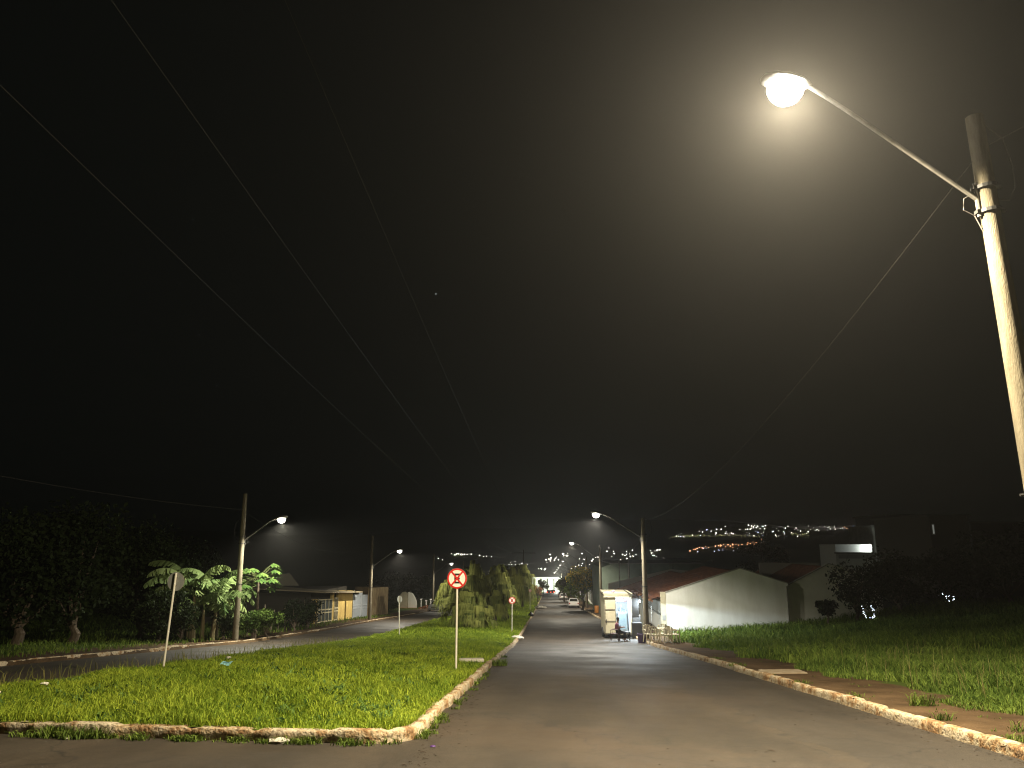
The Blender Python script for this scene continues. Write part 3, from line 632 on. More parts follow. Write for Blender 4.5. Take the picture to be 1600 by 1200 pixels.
# ---------------------------------------------------------------- buildings on the right
WALLW = mat('white_render', (.80, .80, .75), .85, (.64, .63, .56), 1.1, .25, 12, lo=.35, hi=.75, stretch=(1, 1, .28))
WALLC = mat('cream_render', (.55, .50, .36), .85, (.42, .38, .27), 1.2, .25, 12)
WALLD = mat('grey_render', (.20, .20, .17), .9, (.13, .13, .11), 1, .25, 10)
GREENW = mat('green_grey_render', (.16, .20, .16), .9, (.11, .14, .11), .6, .2, 10)
YELW = mat('yellow_render', (.60, .44, .14), .85, (.42, .28, .09), 1.1, .3, 12, lo=.4, hi=.8)
DIRTW = mat('dirty_beige_render', (.40, .31, .17), .9, (.22, .15, .08), 1.3, .4, 9)
GATEM = mat('gate_steel', (.30, .29, .25), .5, (.24, .23, .2), 4)
GATEW = mat('gate_pale_blue', (.50, .54, .58), .5)
DARKG = mat('dark_glass', (.012, .014, .016), .12, spec=.6)
WOODB = mat('roof_timber', (.22, .10, .05), .8, (.14, .06, .03), 6)
def tile_mat():
    m = bpy.data.materials.new('clay_tiles'); m.use_nodes = True; nt = m.node_tree; N = nt.nodes; L = nt.links; p = N['Principled BSDF']; p.inputs['Roughness'].default_value = .85
    g = N.new('ShaderNodeNewGeometry'); n = N.new('ShaderNodeTexNoise'); n.inputs['Scale'].default_value = 4; n.inputs['Detail'].default_value = 6; L.new(g.outputs['Position'], n.inputs[0])
    r = N.new('ShaderNodeValToRGB'); e = r.color_ramp.elements; e[0].position = .3; e[0].color = (.07, .026, .013, 1); e[1].position = .7; e[1].color = (.22, .085, .042, 1)
    L.new(n.outputs[0], r.inputs[0]); L.new(r.outputs[0], p.inputs['Base Color']); return m
TILE = tile_mat()
def tiled_slope(A, B, C_, D_, rows, cols):
    """Pantile sheet: A-B eave, D-C ridge. Real waves across and steps up the slope."""
    A, B, C_, D_ = map(np.array, (A, B, C_, D_)); V = []; nc = cols*4
    for i in range(rows):
        for e in (0, 1):
            t = (i+e)/rows; lift = .05*(1-e)+.01
            for j in range(nc+1):
                u = j/nc; p = A*(1-u)*(1-t)+B*u*(1-t)+C_*u*t+D_*(1-u)*t; V.append(p+np.array([0, 0, lift+.055*math.cos(2*math.pi*j/4)]))
    V = np.array(V); w = nc+1; R2 = rows*2; i = (np.arange(R2-1)[:, None]*w+np.arange(nc)[None]).ravel()
    return V, np.stack([i, i+1, i+w+1, i+w], -1)
def house(name, x0, x1, y0, y1, zl, zp, xp, zr, base, label, wallm, group, lean_over=.7, front_gate=False, rear_parapet=None, right_roof=True):
    """Row house with a gable party wall facing the viewer; zl/zp/zr: wall top at the left end, peak, right end."""
    root = empty(name, (x0, y0, base), 0, label, 'house', group); o = Vector((x0, y0, base)); w = .18
    m = MB(); m.prism([(0, -1.2), (x1-x0, -1.2), (x1-x0, zr-base), (xp-x0, zp-base), (0, zl-base)], 'y', 0, w); m.build('party_wall', wallm, root)
    m = MB()
    for a, b in (((0, zl-base), (xp-x0, zp-base)), ((xp-x0, zp-base), (x1-x0, zr-base))):
        dx, dz = b[0]-a[0], b[1]-a[1]; L = math.hypot(dx, dz); m.box(((a[0]+b[0])/2, w/2, (a[1]+b[1])/2+.03), (L+.02, w+.07, .06), Matrix.Rotation(-math.atan2(dz, dx), 3, 'Y'))
    m.build('coping', mat('wall_coping', (.30, .29, .25), .9), root)
    dy = y1-y0; k = (zp-zl)/(xp-x0); el = -lean_over
    V, F = tiled_slope((el, w+.05, zl-base+el*k-.22), (el, dy, zl-base+el*k-.22), (xp-x0, dy, zp-base-.22), (xp-x0, w+.05, zp-base-.22), 22, int(dy/.28))
    npmesh('roof', V, None, F, TILE, None, root)
    if right_roof:
        V, F = tiled_slope((x1-x0, w+.05, zr-base-.22), (x1-x0, dy, zr-base-.22), (xp-x0, dy, zp-base-.24), (xp-x0, w+.05, zp-base-.24), 16, int(dy/.28)); npmesh('roof', V, None, F, TILE, None, root)
    m = MB(); m.box((el+.02, dy/2+.1, zl-base+el*k-.28), (.04, dy-.2, .16)); m.build('fascia', WOODB, root)
    m = MB(); m.box((1.1, dy/2+.2, (zl-base)/2-1.0), (.15, dy-.4, zl-base+1.2)); m.box(((x1-x0)-.1, dy/2+.1, (zr-base)/2-1.2), (.15, dy-.4, zr-base+.9)); m.build('wall', wallm, root)
    if rear_parapet:
        r0, rp, rr = rear_parapet; m = MB(); m.prism([(0-1.2, -1.2), (x1-x0, -1.2), (x1-x0, rr-base), (xp-x0, rp-base), (-1.2, r0-base)], 'y', dy, dy+w); m.build('parapet', mat('pale_parapet', (.35, .33, .27), .9), root)
    return root
Xa, Xb, Xc = 7.95, at(1221, 54), at(1342, 54)
b1 = float(H(Xa, 54))-.1
h1 = house('row_house', Xa, Xb, 54, 66, zat(925, 54), zat(888, 54), at(1150, 54), zat(911, 54), b1, 'white gable ended house with a red tiled roof behind the chairs', WALLW, 'row houses on the right side', .9)
# frontage: pillar, gate with bars, meter box
dyf = 0
m = MB(); m.box((-.18, .12, 1.1), (.34, .30, 3.4)); m.build('pillar', WALLC, h1)
MB().box((-.18, -.045, 1.15), (.22, .06, .32), bev=.01).build('meter_box', mat('meter_grey', (.3, .3, .28), .5), h1)
m = MB(); m.tube([(Xb-Xa-.12, -.06, -.3), (Xb-Xa-.12, -.06, zat(911, 54)-b1-.15)], .045, 8); m.build('downpipe', mat('aged_pipe', (.25, .24, .21), .7), h1)
g = MB(); g.box((-.06, 5.9, 1.15), (.03, 10.8, 2.3)); gate = g.build('gate', GATEM, h1)
g = MB()
for k in range(54): g.box((-.10, .65+k*.2, 1.2), (.03, .035, 2.5))
for zz in (.08, 1.2, 2.4): g.box((-.125, 5.9, zz), (.03, 10.8, .06))
g.build('bars', mat('gate_bars', (.42, .40, .34), .5), gate)
for k in range(5): MB().box((-.4, 1.0+k*2.6, zat(925, 54)-b1-.42), (1.6, .07, .12), Matrix.Rotation(-.16, 3, 'Y')).build('rafter', WOODB, h1)
h2 = house('row_house', 7.6, at(1221, 54), 66.4, 84, zat(925, 54)-1.15, zat(888, 54)-1.0, at(1150, 54), zat(911, 54)-1.0, float(H(Xa, 66))-.2, 'next tiled roof down the hill with a pale parapet at its back', WALLC, 'row houses on the right side', 1.5, rear_parapet=(zat(918, 84)+.45, zat(889, 84), zat(893, 84)))
m = MB(); m.box((-.3, 4, .8), (.2, 8, 2.6)); m.build('street_wall', DIRTW, h2)
h3 = house('row_house', Xb+.06, at(1345, 54)+.8, 54.3, 67, zat(914, 54), zat(881, 54), at(1287, 54), zat(902, 54), float(H(18, 54))-.3, 'second white gable ended house, dimmer, half hidden by bushes', mat('dim_white_render', (.80, .78, .68), .9, (.68, .66, .56), .7, .25, 12), 'row houses on the right side', .0)
m = MB(); m.box((5.2-2.6, 8.0, zat(879, 62)-float(H(18, 54))+.3-.9), (4.6, .18, 1.8)); m.build('parapet', mat('pale_parapet2', (.35, .33, .27), .9), h3)
# big plain green wall far behind
gw = empty('warehouse', (at(938, 97), 97, float(H(9, 97))), 0, 'large plain green-grey building rising behind the tiled roofs', 'building')
hh = zat(881, 97)-float(H(9, 97))
MB().prism([(0, -1), (12, -1), (12, hh), (1.3, hh), (0, hh-.45)], 'y', 0, 20).build('wall', GREENW, gw)
MB().box((6.6, 10, hh+.06), (11.2, 20.2, .1)).build('roof', mat('sheet_roof', (.20, .20, .19), .6), gw)
m = MB()
for xx in (3.2, 6.0, 8.7): m.box((xx, -.04, hh/2), (.22, .08, hh))
m.build('pilaster', mat('green_dark', (.11, .14, .11), .9), gw)
g2 = empty('warehouse', (at(1035, 100), 100, float(H(18, 100))), 0, 'lower pale building continuing right of the big green wall', 'building')
hh = zat(876, 100)-float(H(18, 100)); MB().prism([(0, -1), (6, -1), (6, hh), (1.0, hh-.35), (0, hh-.8)], 'y', 0, 14).build('wall', WALLD, g2); MB().box((3.5, 7, hh+.05), (5.2, 14.2, .08)).build('roof', MATS['sheet_roof'], g2)
# street front further down the right side
def shop(x0, x1, y0, y1, h, label, wm, awn=None, door=True, group='low street fronts on the right'):
    z = float(H(x0, y0)); root = empty('street_front', (x0, y0, z), 0, label, 'building', group); w, d = x1-x0, y1-y0
    MB().box((w/2, d/2, h/2-.3), (w, d, h+.6)).build('wall', wm, root)
    MB().box((w/2, d/2, h+.06), (w+.5, d+.5, .12)).build('roof', mat('brown_eave', (.16, .11, .07), .9), root)
    for k in range(int(d//3.2)):
        yy = 1.4+k*3.2; dd = MB().box((-.03, yy, 1.1), (.06, 1.3 if k % 2 else 2.2, 2.2)).build('door' if k % 2 else 'gate', GATEM if k % 3 else GATEW, root)
        MB().box((-.07, yy+.4, 1.1), (.03, .04, .2)).build('handle', DARKM, dd)
    if awn: 
        m = MB(); m.box((-.7, awn[0], 2.6), (1.5, awn[1], .07), Matrix.Rotation(.18*-1, 3, 'Y')); m.build('awning', WHITE, root)
    return root
shop(8.4, 15, 104, 118, 5.6, 'tall brown house front behind the second lamp pole', mat('brown_render', (.20, .13, .07), .9, (.12, .08, .05), 2, .3, 9), (4, 5))
shop(8.0, 14, 86, 95, 3.0, 'low pale front wall with gates past the trailer', WALLC, (3, 4))
shop(8.2, 15, 119, 140, 3.4, 'low house front behind the yellow flowering tree', DIRTW)
shop(8.2, 15, 142, 175, 3.6, 'pale house front behind the dark clipped tree', WALLW)
shop(8.2, 15, 178, 220, 4.2, 'long house front near the far clipped trees', WALLC)
shop(8.2, 15, 224, 300, 4.5, 'farthest house front of the right row', WALLW)
bar = MB().lathe((at(930, 103), 103, float(H(7, 103))), [(.28, 0), (.31, .05), (.30, .45), (.31, .85), (.27, .9)], 14).build('barrel', mat('orange_plastic', (.55, .22, .05), .5), None, True); tag(bar, 'small orange barrel on the footpath beyond the trailer', 'barrel')
# lit white building closing the avenue
eb = empty('lit_building', (at(866, 360), 360, float(RZ(360))), 0, 'brightly lit white building with dark pillars closing the end of the avenue', 'building')
LITW = mat('floodlit_white', (.75, .78, .70), .8)
MB().box((1, 4, 3.2), (22, 8, 6.6)).build('wall', LITW, eb); MB().box((1, 3.5, 6.7), (23, 9.5, .3)).build('roof', DARKM, eb)
for k in range(8): MB().box((-9+k*2.9, -.35, 3), (.55, .4, 6)).build('pillar', mat('dark_pillar', (.05, .07, .04), .8), eb)
l = bpy.data.lights.new('floodlight', 'POINT'); l.energy = 15000; l.color = (.95, 1, .85); l.shadow_soft_size = .2; lo = bpy.data.objects.new('floodlight', l); COL.objects.link(lo); lo.location = (eb.location.x+1, 349, eb.location.z+5.2); lo.visible_volume_scatter = True
fl = empty('flood_lamp', (eb.location.x+1, 349.0, eb.location.z), 0, 'slim lit flood lamp post in front of the white end building', 'lamp post')
MB().tube([(0, .3, 0), (0, .3, 5.6)], .06, 6).build('pole', GALV, fl); MB().box((0, .3, 5.6), (.5, .3, .15)).build('lamp_head', GLOWC, fl)

# dark multi-storey houses at the right edge, one with a lit white wall
def block(name, x0, x1, y0, y1, ztop, label, wm, wins=()):
    z = float(H((x0+x1)/2, y0)); root = empty(name, (x0, y0, z-.3), 0, label, 'building', 'dark houses on the right'); w, d, h = x1-x0, y1-y0, ztop-z+.3
    MB().box((w/2, d/2, h/2-.4), (w, d, h+.8)).build('wall', wm, root)
    MB().box((w/2, d/2, h+.08), (w+.5, d+.5, .16)).build('roof', mat('dark_slab', (.10, .10, .09), .9), root)
    for (wx, wz, ww, wh, mm) in wins:
        f = MB().box((wx, -.03, wz), (ww+.16, .06, wh+.16)).build('window', mat('window_frame_grey', (.35, .35, .3), .7), root); MB().box((wx, -.07, wz), (ww, .03, wh)).build('pane', mm, f)
    return root
dimlit = mat('dim_lit_window', (.3, .3, .26), .4, emit=(.8, .9, .75), es=.035)
X1, X2 = at(1355, 90), at(1382, 90)
bb = block('tower_house', X1, X2, 90, 97, zat(823, 90), 'narrow grey house tower right of the small lit white wall', WALLD, [((at(1364, 90)-X1), zat(846, 90)-float(H((X1+X2)/2, 90))+.3, .35, .6, dimlit)])
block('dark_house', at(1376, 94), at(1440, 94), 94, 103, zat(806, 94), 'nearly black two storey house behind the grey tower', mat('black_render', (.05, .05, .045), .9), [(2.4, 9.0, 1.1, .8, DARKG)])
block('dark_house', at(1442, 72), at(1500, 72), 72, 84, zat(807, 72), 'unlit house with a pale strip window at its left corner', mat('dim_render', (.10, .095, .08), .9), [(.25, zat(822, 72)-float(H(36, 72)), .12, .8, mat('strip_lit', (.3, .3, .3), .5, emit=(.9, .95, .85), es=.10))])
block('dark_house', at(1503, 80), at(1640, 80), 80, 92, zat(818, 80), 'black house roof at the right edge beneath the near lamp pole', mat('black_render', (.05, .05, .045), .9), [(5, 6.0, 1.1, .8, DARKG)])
lw = empty('lit_wall_house', (at(1297, 88), 88, zat(900, 88)), 0, 'small house showing a lamp lit white wall and balcony rail', 'building')
LX = at(1352, 88)-at(1297, 88)
def lz(py): return zat(py, 88)-zat(900, 88)
MB().box((LX/2, 2.6, lz(850)/2-.6), (LX, 5, lz(851)+1.2)).build('wall', mat('pale_wall', (.66, .68, .64), .8), lw)
MB().box((LX/2, -.2, lz(864)+.02), (LX+.2, .9, .16)).build('balcony_slab', mat('dark_slab', (.10, .10, .09), .9), lw)
m = MB(); m.box((LX/2, -.45, lz(869)), (LX-.2, .05, .45)); m.build('balcony_rail', mat('rail_grey', (.30, .31, .30), .6), lw)
fx = MB().box((LX-.15, -.02, lz(854)), (.12, .16, .22)).build('wall_lamp', GLOWC, lw)
l = bpy.data.lights.new('wall_lamp_light', 'POINT'); l.energy = 90; l.color = (.92, 1, .95); l.shadow_soft_size = .08; lo = bpy.data.objects.new('wall_lamp_light', l); COL.objects.link(lo); lo.parent = lw; lo.location = (LX-.4, -.6, lz(855)-.1)
gb = empty('garden_wall', (at(1357, 84), 84, zat(896, 84)), 0, 'small pale lit wall fragment seen through branches under the grey tower', 'wall')
MB().box((.5, 0, .65), (1.0, .15, 1.35)).build('wall', mat('pale_wall', (.66, .68, .64), .8), gb)
m = MB(); m.lathe((.1, -.5, 1.3), [(.05, -.08), (.09, 0), (.05, .06)], 8); m.tube([(.1, -.5, 1.3), (.1, 0, 1.35)], .02, 5); m.build('wall_lamp', mat('faint_lamp', (.8, .8, .7), .4, emit=(1, 1, .9), es=1.5), gb)
l = bpy.data.lights.new('garden_light', 'POINT'); l.energy = 4; l.color = (1, .98, .85); l.shadow_soft_size = .05; lo = bpy.data.objects.new('garden_light', l); COL.objects.link(lo); lo.parent = gb; lo.location = (.3, -.65, 1.1)

# strings of little lights seen through the bushes
def string_lights(x, y, z, pts, label, n, seed):
    rs = random.Random(seed); root = empty('string_lights', (x, y, z), 0, label, 'string lights')
    m = MB(); m.tube([(a, 0, b) for a, b in pts], .006, 4); m.build('cord', DARKM, root); m = MB()
    for k in range(n):
        t = rs.uniform(0, len(pts)-1.001); i = int(t); f = t-i; a = pts[i]; b = pts[i+1]
        c = (a[0]*(1-f)+b[0]*f+rs.gauss(0, .035), rs.uniform(-.1, .1), a[1]*(1-f)+b[1]*f+rs.gauss(0, .035)); m.box(c, (.02, .02, .02))
    m.build('bulbs', mat('led_bulbs', (.9, .9, 1), .4, emit=(.75, .88, 1), es=6), root)
Ys_ = 48.2
string_lights(at(1327, Ys_), Ys_, zat(963, Ys_), [(.05, .80), (.12, .45), (.18, .1), (.5, .03), (.72, .1), (.70, .45), (.62, .80)], 'square outline of tiny white lights shining through the dark bush', 34, 3)
string_lights(at(1450, 50), 50, zat(938, 50), [(0, .5), (.2, .25), (.4, .45), (.35, .1), (.65, .15), (.6, .5)], 'small cluster of tiny white lights in the dark lot at right', 15, 5)

# ---------------------------------------------------------------- left side buildings
zb = float(H(-19.6, 68))
lh = empty('yellow_house', (-19.6, 66, zb), 0, 'yellow walled bungalow with a wide pale sheet roof and barred gates', 'house')
def yz(y): return float(prof(y)+.12)-zb
def wallseg(y0, y1, h, wm, name='wall', t=.2):
    m = MB(); a, b = yz(y0), yz(y1); vs = [(-t, y0-66, a-.5), (0, y0-66, a-.5), (0, y1-66, b-.5), (-t, y1-66, b-.5), (-t, y0-66, a+h), (0, y0-66, a+h), (0, y1-66, b+h), (-t, y1-66, b+h)]
    return m.add(vs, [(3, 2, 1, 0), (4, 5, 6, 7), (0, 1, 5, 4), (1, 2, 6, 5), (2, 3, 7, 6), (3, 0, 4, 7)]).build(name, wm, lh)
def gate_at(y0, y1, h, wm, fm, n):
    gm = wallseg(y0, y1, h, wm, 'gate', .05); m = MB()
    for k in range(n+1):
        y = y0+(y1-y0)*k/n; m.box((.03, y-66, yz(y)+h/2), (.04, .07, h))
    for hz in (.1, h*.42, h*.55, h-.05): m.box((.035, (y0+y1)/2-66, (yz(y0)+yz(y1))/2+hz), (.04, y1-y0, .08), Matrix.Rotation(math.atan2(yz(y1)-yz(y0), y1-y0), 3, 'X'))
    m.build('bars', fm, gm)
PALE = mat('pale_cream_paint', (.58, .52, .34), .6)
wallseg(66.3, 67.1, 2.0, YELW, 'pillar'); gate_at(67.15, 71.6, 2.0, mat('dark_gate_panel', (.035, .05, .055), .4), PALE, 4)
wallseg(71.7, 72.3, 2.5, YELW, 'pillar'); gate_at(72.4, 73.6, 2.1, DARKG, PALE, 3); wallseg(73.8, 79.2, 2.7, YELW)
gate_at(79.4, 82.6, 2.3, mat('grey_blue_sheet', (.22, .25, .28), .5), GATEW, 9); wallseg(82.6, 83.4, 2.5, GATEW, 'pillar'); gate_at(83.5, 85.6, 2.3, MATS['grey_blue_sheet'], GATEW, 6)
bw = empty('beige_wall', (-19.4, 86, float(H(-19, 86))), 0, 'stained plain beige wall standing right behind the second left lamp pole', 'wall')
MB().prism([(0, -.8), (10, -1.2), (10, 2.6), (0, 3.0)], 'x', -.2, 0).build('wall', DIRTW, bw); MB().box((-2.1, 10.1, .8), (4, .2, 3.6)).build('end_wall', DIRTW, bw)
m = MB(); a = 2.72
m.add([(.9, .2, a), (.9, 13.6, a-.75), (-11, 13.6, a-.05), (-11, .2, a+.55), (.9, .2, a-.1), (.9, 13.6, a-.85), (-11, 13.6, a-.15), (-11, .2, a+.45)], [(0, 1, 2, 3), (7, 6, 5, 4), (0, 4, 5, 1), (1, 5, 6, 2), (2, 6, 7, 3), (3, 7, 4, 0)])
m.build('roof', mat('fibre_cement', (.34, .29, .19), .9, (.22, .18, .12), 1.5, .6, 6, stretch=(.3, 4, 1)), lh)
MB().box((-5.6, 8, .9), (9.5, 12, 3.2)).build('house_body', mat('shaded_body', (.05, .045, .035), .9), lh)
gh = empty('gabled_house', (-29, 92, float(H(-29, 92))), 0, 'dim pale double gabled house behind the yellow one', 'house')
for k, (a, w_, t) in enumerate(((-9.0, 2.6, 3.9), (-5.6, 3.2, 4.4))): MB().prism([(a, 0), (a+w_, 0), (a+w_, t-1.9), (a+w_/2, t), (a, t-1.9)], 'y', 0, 8).build('gable', mat('aged_render', (.26, .24, .18), .9), gh)
# wooden stakes with wires
wf = empty('stake_fence', (-19.0, 50, float(H(-19, 50))), 0, 'old wooden stake fence with sagging wires among bushes', 'fence')
rs = random.Random(8); P0 = []
for k in range(11):
    y = k*1.45; z = float(H(-19, 50+y)-H(-19, 50)); h_ = rs.uniform(1.3, 2.1); lx = rs.uniform(-.25, .25)
    MB().tube([(rs.uniform(-.1, .1), y, z-.2), (lx, y+rs.uniform(-.2, .2), z+h_)], [.06, .045], 6).build('stake', mat('grey_timber', (.20, .17, .12), .9, (.12, .1, .07), 8), wf, True)
m = MB()
for hz in (.5, .95, 1.3): m.tube([(0, k*1.45, float(H(-19, 50+k*1.45)-H(-19, 50))+hz-.06*(k % 2)) for k in range(11)], .008, 4)
m.build('wire', DARKM, wf)
# things past the bend on the left
pw = empty('painted_wall', (at(626, 122), 122, float(H(-20, 122))), 0, 'round topped pale wall with two panels past the beige wall', 'wall')
m = MB(); m.prism([(0, -.5), (1.15, -.5), (1.15, 2.2), (.8, 2.45), (.3, 2.35), (0, 1.9)], 'y', 0, .2); m.build('wall', WALLC, pw); m = MB(); m.prism([(1.25, -.5), (2.6, -.5), (2.6, .9), (2.3, 1.6), (1.9, 2.2), (1.25, 2.4)], 'y', .1, .3); m.build('panel', WALLW, pw)
m = MB(); m.box((1.2, -.2, -.1), (2.9, .4, .35)); m.build('plinth', mat('orange_brick', (.40, .16, .07), .9, (.3, .12, .05), 5), pw)
rb = empty('brick_pile', (at(656, 120), 120, float(H(-18, 120))), 0, 'low orange brick rubble heap left of the silver car', 'brick pile')
m = MB(); rs = random.Random(4)
for k in range(60):
    q = rs.uniform(0, 2.6); m.box((q, rs.uniform(-.4, .4), .06+rs.uniform(0, .45)*(1-abs(q-1.3)/1.5)), (.26, .14, .12), Matrix.Rotation(rs.uniform(0, 3), 3, 'Z') @ Matrix.Rotation(rs.uniform(-.4, .4), 3, 'X'))
m.build('bricks', MATS['orange_brick'], rb)
for k, xx in enumerate((at(659, 123), at(667, 123), at(674, 123))):
    o = MB().tube([(0, 0, -.1), (0, 0, 1.35-.2*(k % 2))], .07, 8).box((0, 0, 1.3-.2*(k % 2)), (.3, .2, .14)).build('gate_post', WALLW, None, True, (xx, 123, float(H(xx, 123))))
    tag(o, ('left', 'middle', 'right')[k]+' one of three short pale posts by the brick heap', 'post', 'short posts by the brick heap')

# ---------------------------------------------------------------- food trailer
YT = 50.4; zt = float(RZ(52)); XT = at(942, YT)
CREAM = mat('cream_panel', (.58, .53, .38), .5, (.50, .45, .31), 3); TRIM = mat('trailer_trim', (.16, .14, .10), .5)
INT = mat('white_interior', (.80, .84, .86), .4); DKP = mat('dark_canvas', (.035, .033, .03), .7, (.06, .055, .05), 3)
tr = empty('food_trailer', (XT, YT, zt), 0, 'cream food trailer with open lit rear doorway parked at the right kerb', 'food trailer'); TW, TL, f0, f1 = 1.68, 3.6, .42, 2.62
m = MB(); m.box((TW/2, TL/2, f0-.05), (TW, TL, .12)); m.build('floor', TRIM, tr)
m = MB(); m.box((.03, TL/2, (f0+f1)/2), (.06, TL, f1-f0)); m.box((TW-.03, TL/2, (f0+f1)/2), (.06, TL, f1-f0)); m.box((TW/2, TL-.03, (f0+f1)/2), (TW-.12, .06, f1-f0)); m.build('body', CREAM, tr)
m = MB(); m.box((TW/2, TL/2-.05, f1+.18), (TW+.12, TL+.2, .10)); m.box((TW/2, -.10, f1+.10), (TW+.12, .06, .26)); m.build('roof', CREAM, tr)
m = MB(); m.box((TW/2, TL/2, f1+.07), (TW-.1, TL-.1, .10)); m.build('roof_gap', DKP, tr)
m = MB(); m.box((.34, -.03, (f0+f1)/2-.02), (.68, .05, f1-f0-.04)); dr = m.build('door', CREAM, tr)
m = MB()
for zz in (f0+.72, f0+1.42, f1-.05): m.box((.34, -.065, zz), (.66, .02, .06))
for xx in (.02, .67): m.box((xx, -.065, (f0+f1)/2), (.03, .02, f1-f0-.1))
m.build('rail', TRIM, dr); MB().box((.08, -.085, 1.15), (.05, .03, .22)).build('handle', DARKM, dr)
m = MB(); m.box((1.18, 1.9, 1.5), (.95, .04, 2.2)); m.box((1.18, .95, f0+.02), (.95, 1.9, .03)); m.box((.74, 1.2, 1.5), (.04, 1.4, 2.1)); m.box((1.59, 1.0, 1.5), (.03, 1.8, 2.1)); m.build('inner_wall', INT, tr)
m = MB(); m.box((1.20, 1.25, f0+.62), (.60, .55, 1.18), bev=.03); fr = m.build('fridge', INT, tr); MB().box((1.20, .965, f0+.62), (.50, .02, .98)).build('glass_door', mat('fridge_glass', (.30, .40, .45), .3, (.42, .52, .56), 9, stretch=(1, 1, 3)), fr)
m = MB(); m.tube([(1.12, 1.2, f0+1.21), (1.12, 1.2, f0+1.42), (1.16, 1.2, f0+1.58)], [.10, .07, .03], 8); m.box((1.28, 1.2, f0+1.28), (.14, .14, .14)); m.build('jug', mat('blue_grey', (.2, .26, .32), .4), fr)
m = MB(); m.box((1.17, 1.65, f1-.28), (.8, .3, .26)); m.build('shelf', mat('shelf_goods', (.24, .10, .09), .6, (.5, .5, .52), 14, lo=.45, hi=.55), tr)
m = MB()
for s in (0, TW): 
    m.lathe((s-.02 if s else .02, 1.9, .30), [(.10, -.09), (.29, -.09), (.31, -.04), (.31, .04), (.29, .09), (.10, .09)], 18, Matrix.Rotation(R(90), 3, 'Y'))
m.build('wheel', mat('tyre_rubber', (.02, .02, .02), .8), tr)
m = MB(); m.box((TW/2, .2, .3), (.1, .5, .12)); m.box((.25, .0, .36), (.2, .06, .1)); m.box((1.45, 0, .36), (.2, .06, .1)); m.tube([(.2, .1, .4), (.2, .1, 0)], .03, 6); m.tube([(1.5, .1, .4), (1.5, .1, 0)], .03, 6); m.build('jack', DARKM, tr)
m = MB(); m.box((1.35+.55, -.18, 1.96), (.45, .04, 1.15), Matrix.Rotation(.3, 3, 'Z')); m.box((TW+.3, .1, 1.15), (.50, .05, .75)); bn = m.build('side_banner', DKP, tr)
m = MB()
for k in range(5): m.lathe((TW+.08+k*.1, -.1, 1.5), [(.035, -.03), (.045, 0), (.03, .03)], 6)
m.build('fringe', mat('pale_fringe', (.55, .48, .36), .6), bn)
m = MB(); m.box((TW+.28, .0, .62), (.62, .55, .95), bev=.03); m.build('cooler_box', mat('black_cooler', (.015, .015, .015), .5), tr)
m = MB(); m.add([(TW-.25, -.3, 2.90), (TW+1.25, -.3, 2.10), (TW+1.25, 2.4, 2.10), (TW-.25, 2.4, 2.90), (TW-.25, -.3, 2.93), (TW+1.25, -.3, 2.13), (TW+1.25, 2.4, 2.13), (TW-.25, 2.4, 2.93)], [(3, 2, 1, 0), (4, 5, 6, 7), (0, 1, 5, 4), (1, 2, 6, 5), (2, 3, 7, 6), (3, 0, 4, 7)]); m.build('awning', mat('black_canvas', (.03, .03, .03), .8), tr)
m = MB()
for (xx, yy) in ((TW+1.2, -.25), (TW+1.2, 2.3)): m.tube([(xx, yy, .1), (xx, yy, 2.12)], .02, 6)
m.build('awning_pole', GALV, tr)
m = MB(); m.lathe((.55, -.03, f1+.27), [(.10, 0), (.12, .06), (.05, .13)], 8); m.box((.25, -.05, f1+.27), (.3, .2, .08)); m.build('roof_goods', mat('violet_cloth', (.4, .35, .5), .7), tr)
LB = (TW+.50, -.10, 2.36)
m = MB(); m.lathe(LB, [(.02, .10), (.03, .05), (.055, 0), (.05, -.05), (.02, -.08)], 10); m.build('bulb', mat('bare_bulb', (.9, .95, 1), .3, emit=(.85, .95, 1), es=60), tr)
m = MB(); m.tube([(LB[0], LB[1], LB[2]+.1), (LB[0], LB[1], LB[2]+.35)], .01, 5); m.build('bulb_cord', DARKM, tr)
def plight(name, parent, loc, e, col, r=.05):
    l = bpy.data.lights.new(name, 'POINT'); l.energy = e; l.color = col; l.shadow_soft_size = r; o = bpy.data.objects.new(name, l); COL.objects.link(o); o.parent = parent; o.location = loc; return o
plight('bulb_light', tr, (LB[0]+.02, LB[1], LB[2]-.16), 900, COOL, .05)
m = MB(); m.tube([(TW*.45, .5, f1-.06), (TW*.95-.1, .5, f1-.06)], .02, 8); m.build('tube_lamp', mat('tube_lit', (.9, .95, 1), .3, emit=(.85, .95, 1), es=30), tr)
plight('interior_light', tr, (1.15, .40, f1-.45), 170, COOL, .1)

# person sitting sideways on a chair beside the trailer
def skin_body(name, joints, edges, m, parent, loc=(0, 0, 0), sub=2):
    me = bpy.data.meshes.new(name); me.from_pydata([j[0] for j in joints], edges, []); o = bpy.data.objects.new(name, me); COL.objects.link(o); o.parent = parent; o.location = loc
    sk = o.modifiers.new('skin', 'SKIN'); sv = me.skin_vertices[0].data if me.skin_vertices else None
    if sv is None:
        bpy.context.view_layer.objects.active = o; o.select_set(True); bpy.ops.mesh.customdata_skin_add(); sv = me.skin_vertices[0].data; o.select_set(False)
    for i, j in enumerate(joints): sv[i].radius = (j[1], j[1]*(j[2] if len(j) > 2 else 1)); 
    sv[0].use_root = True; sk.use_smooth_shade = True
    sb = o.modifiers.new('sub', 'SUBSURF'); sb.levels = 1; sb.render_levels = sub; me.materials.append(m); return o
SKIN = mat('skin', (.22, .11, .07), .6); SHIRT = mat('dark_pink_shirt', (.28, .10, .16), .8, (.20, .07, .12), 9); PANTS = mat('black_trousers', (.02, .02, .025), .8); HAIR = mat('black_hair', (.01, .008, .007), .6)
PX, PY = at(960, 47.2), 47.2
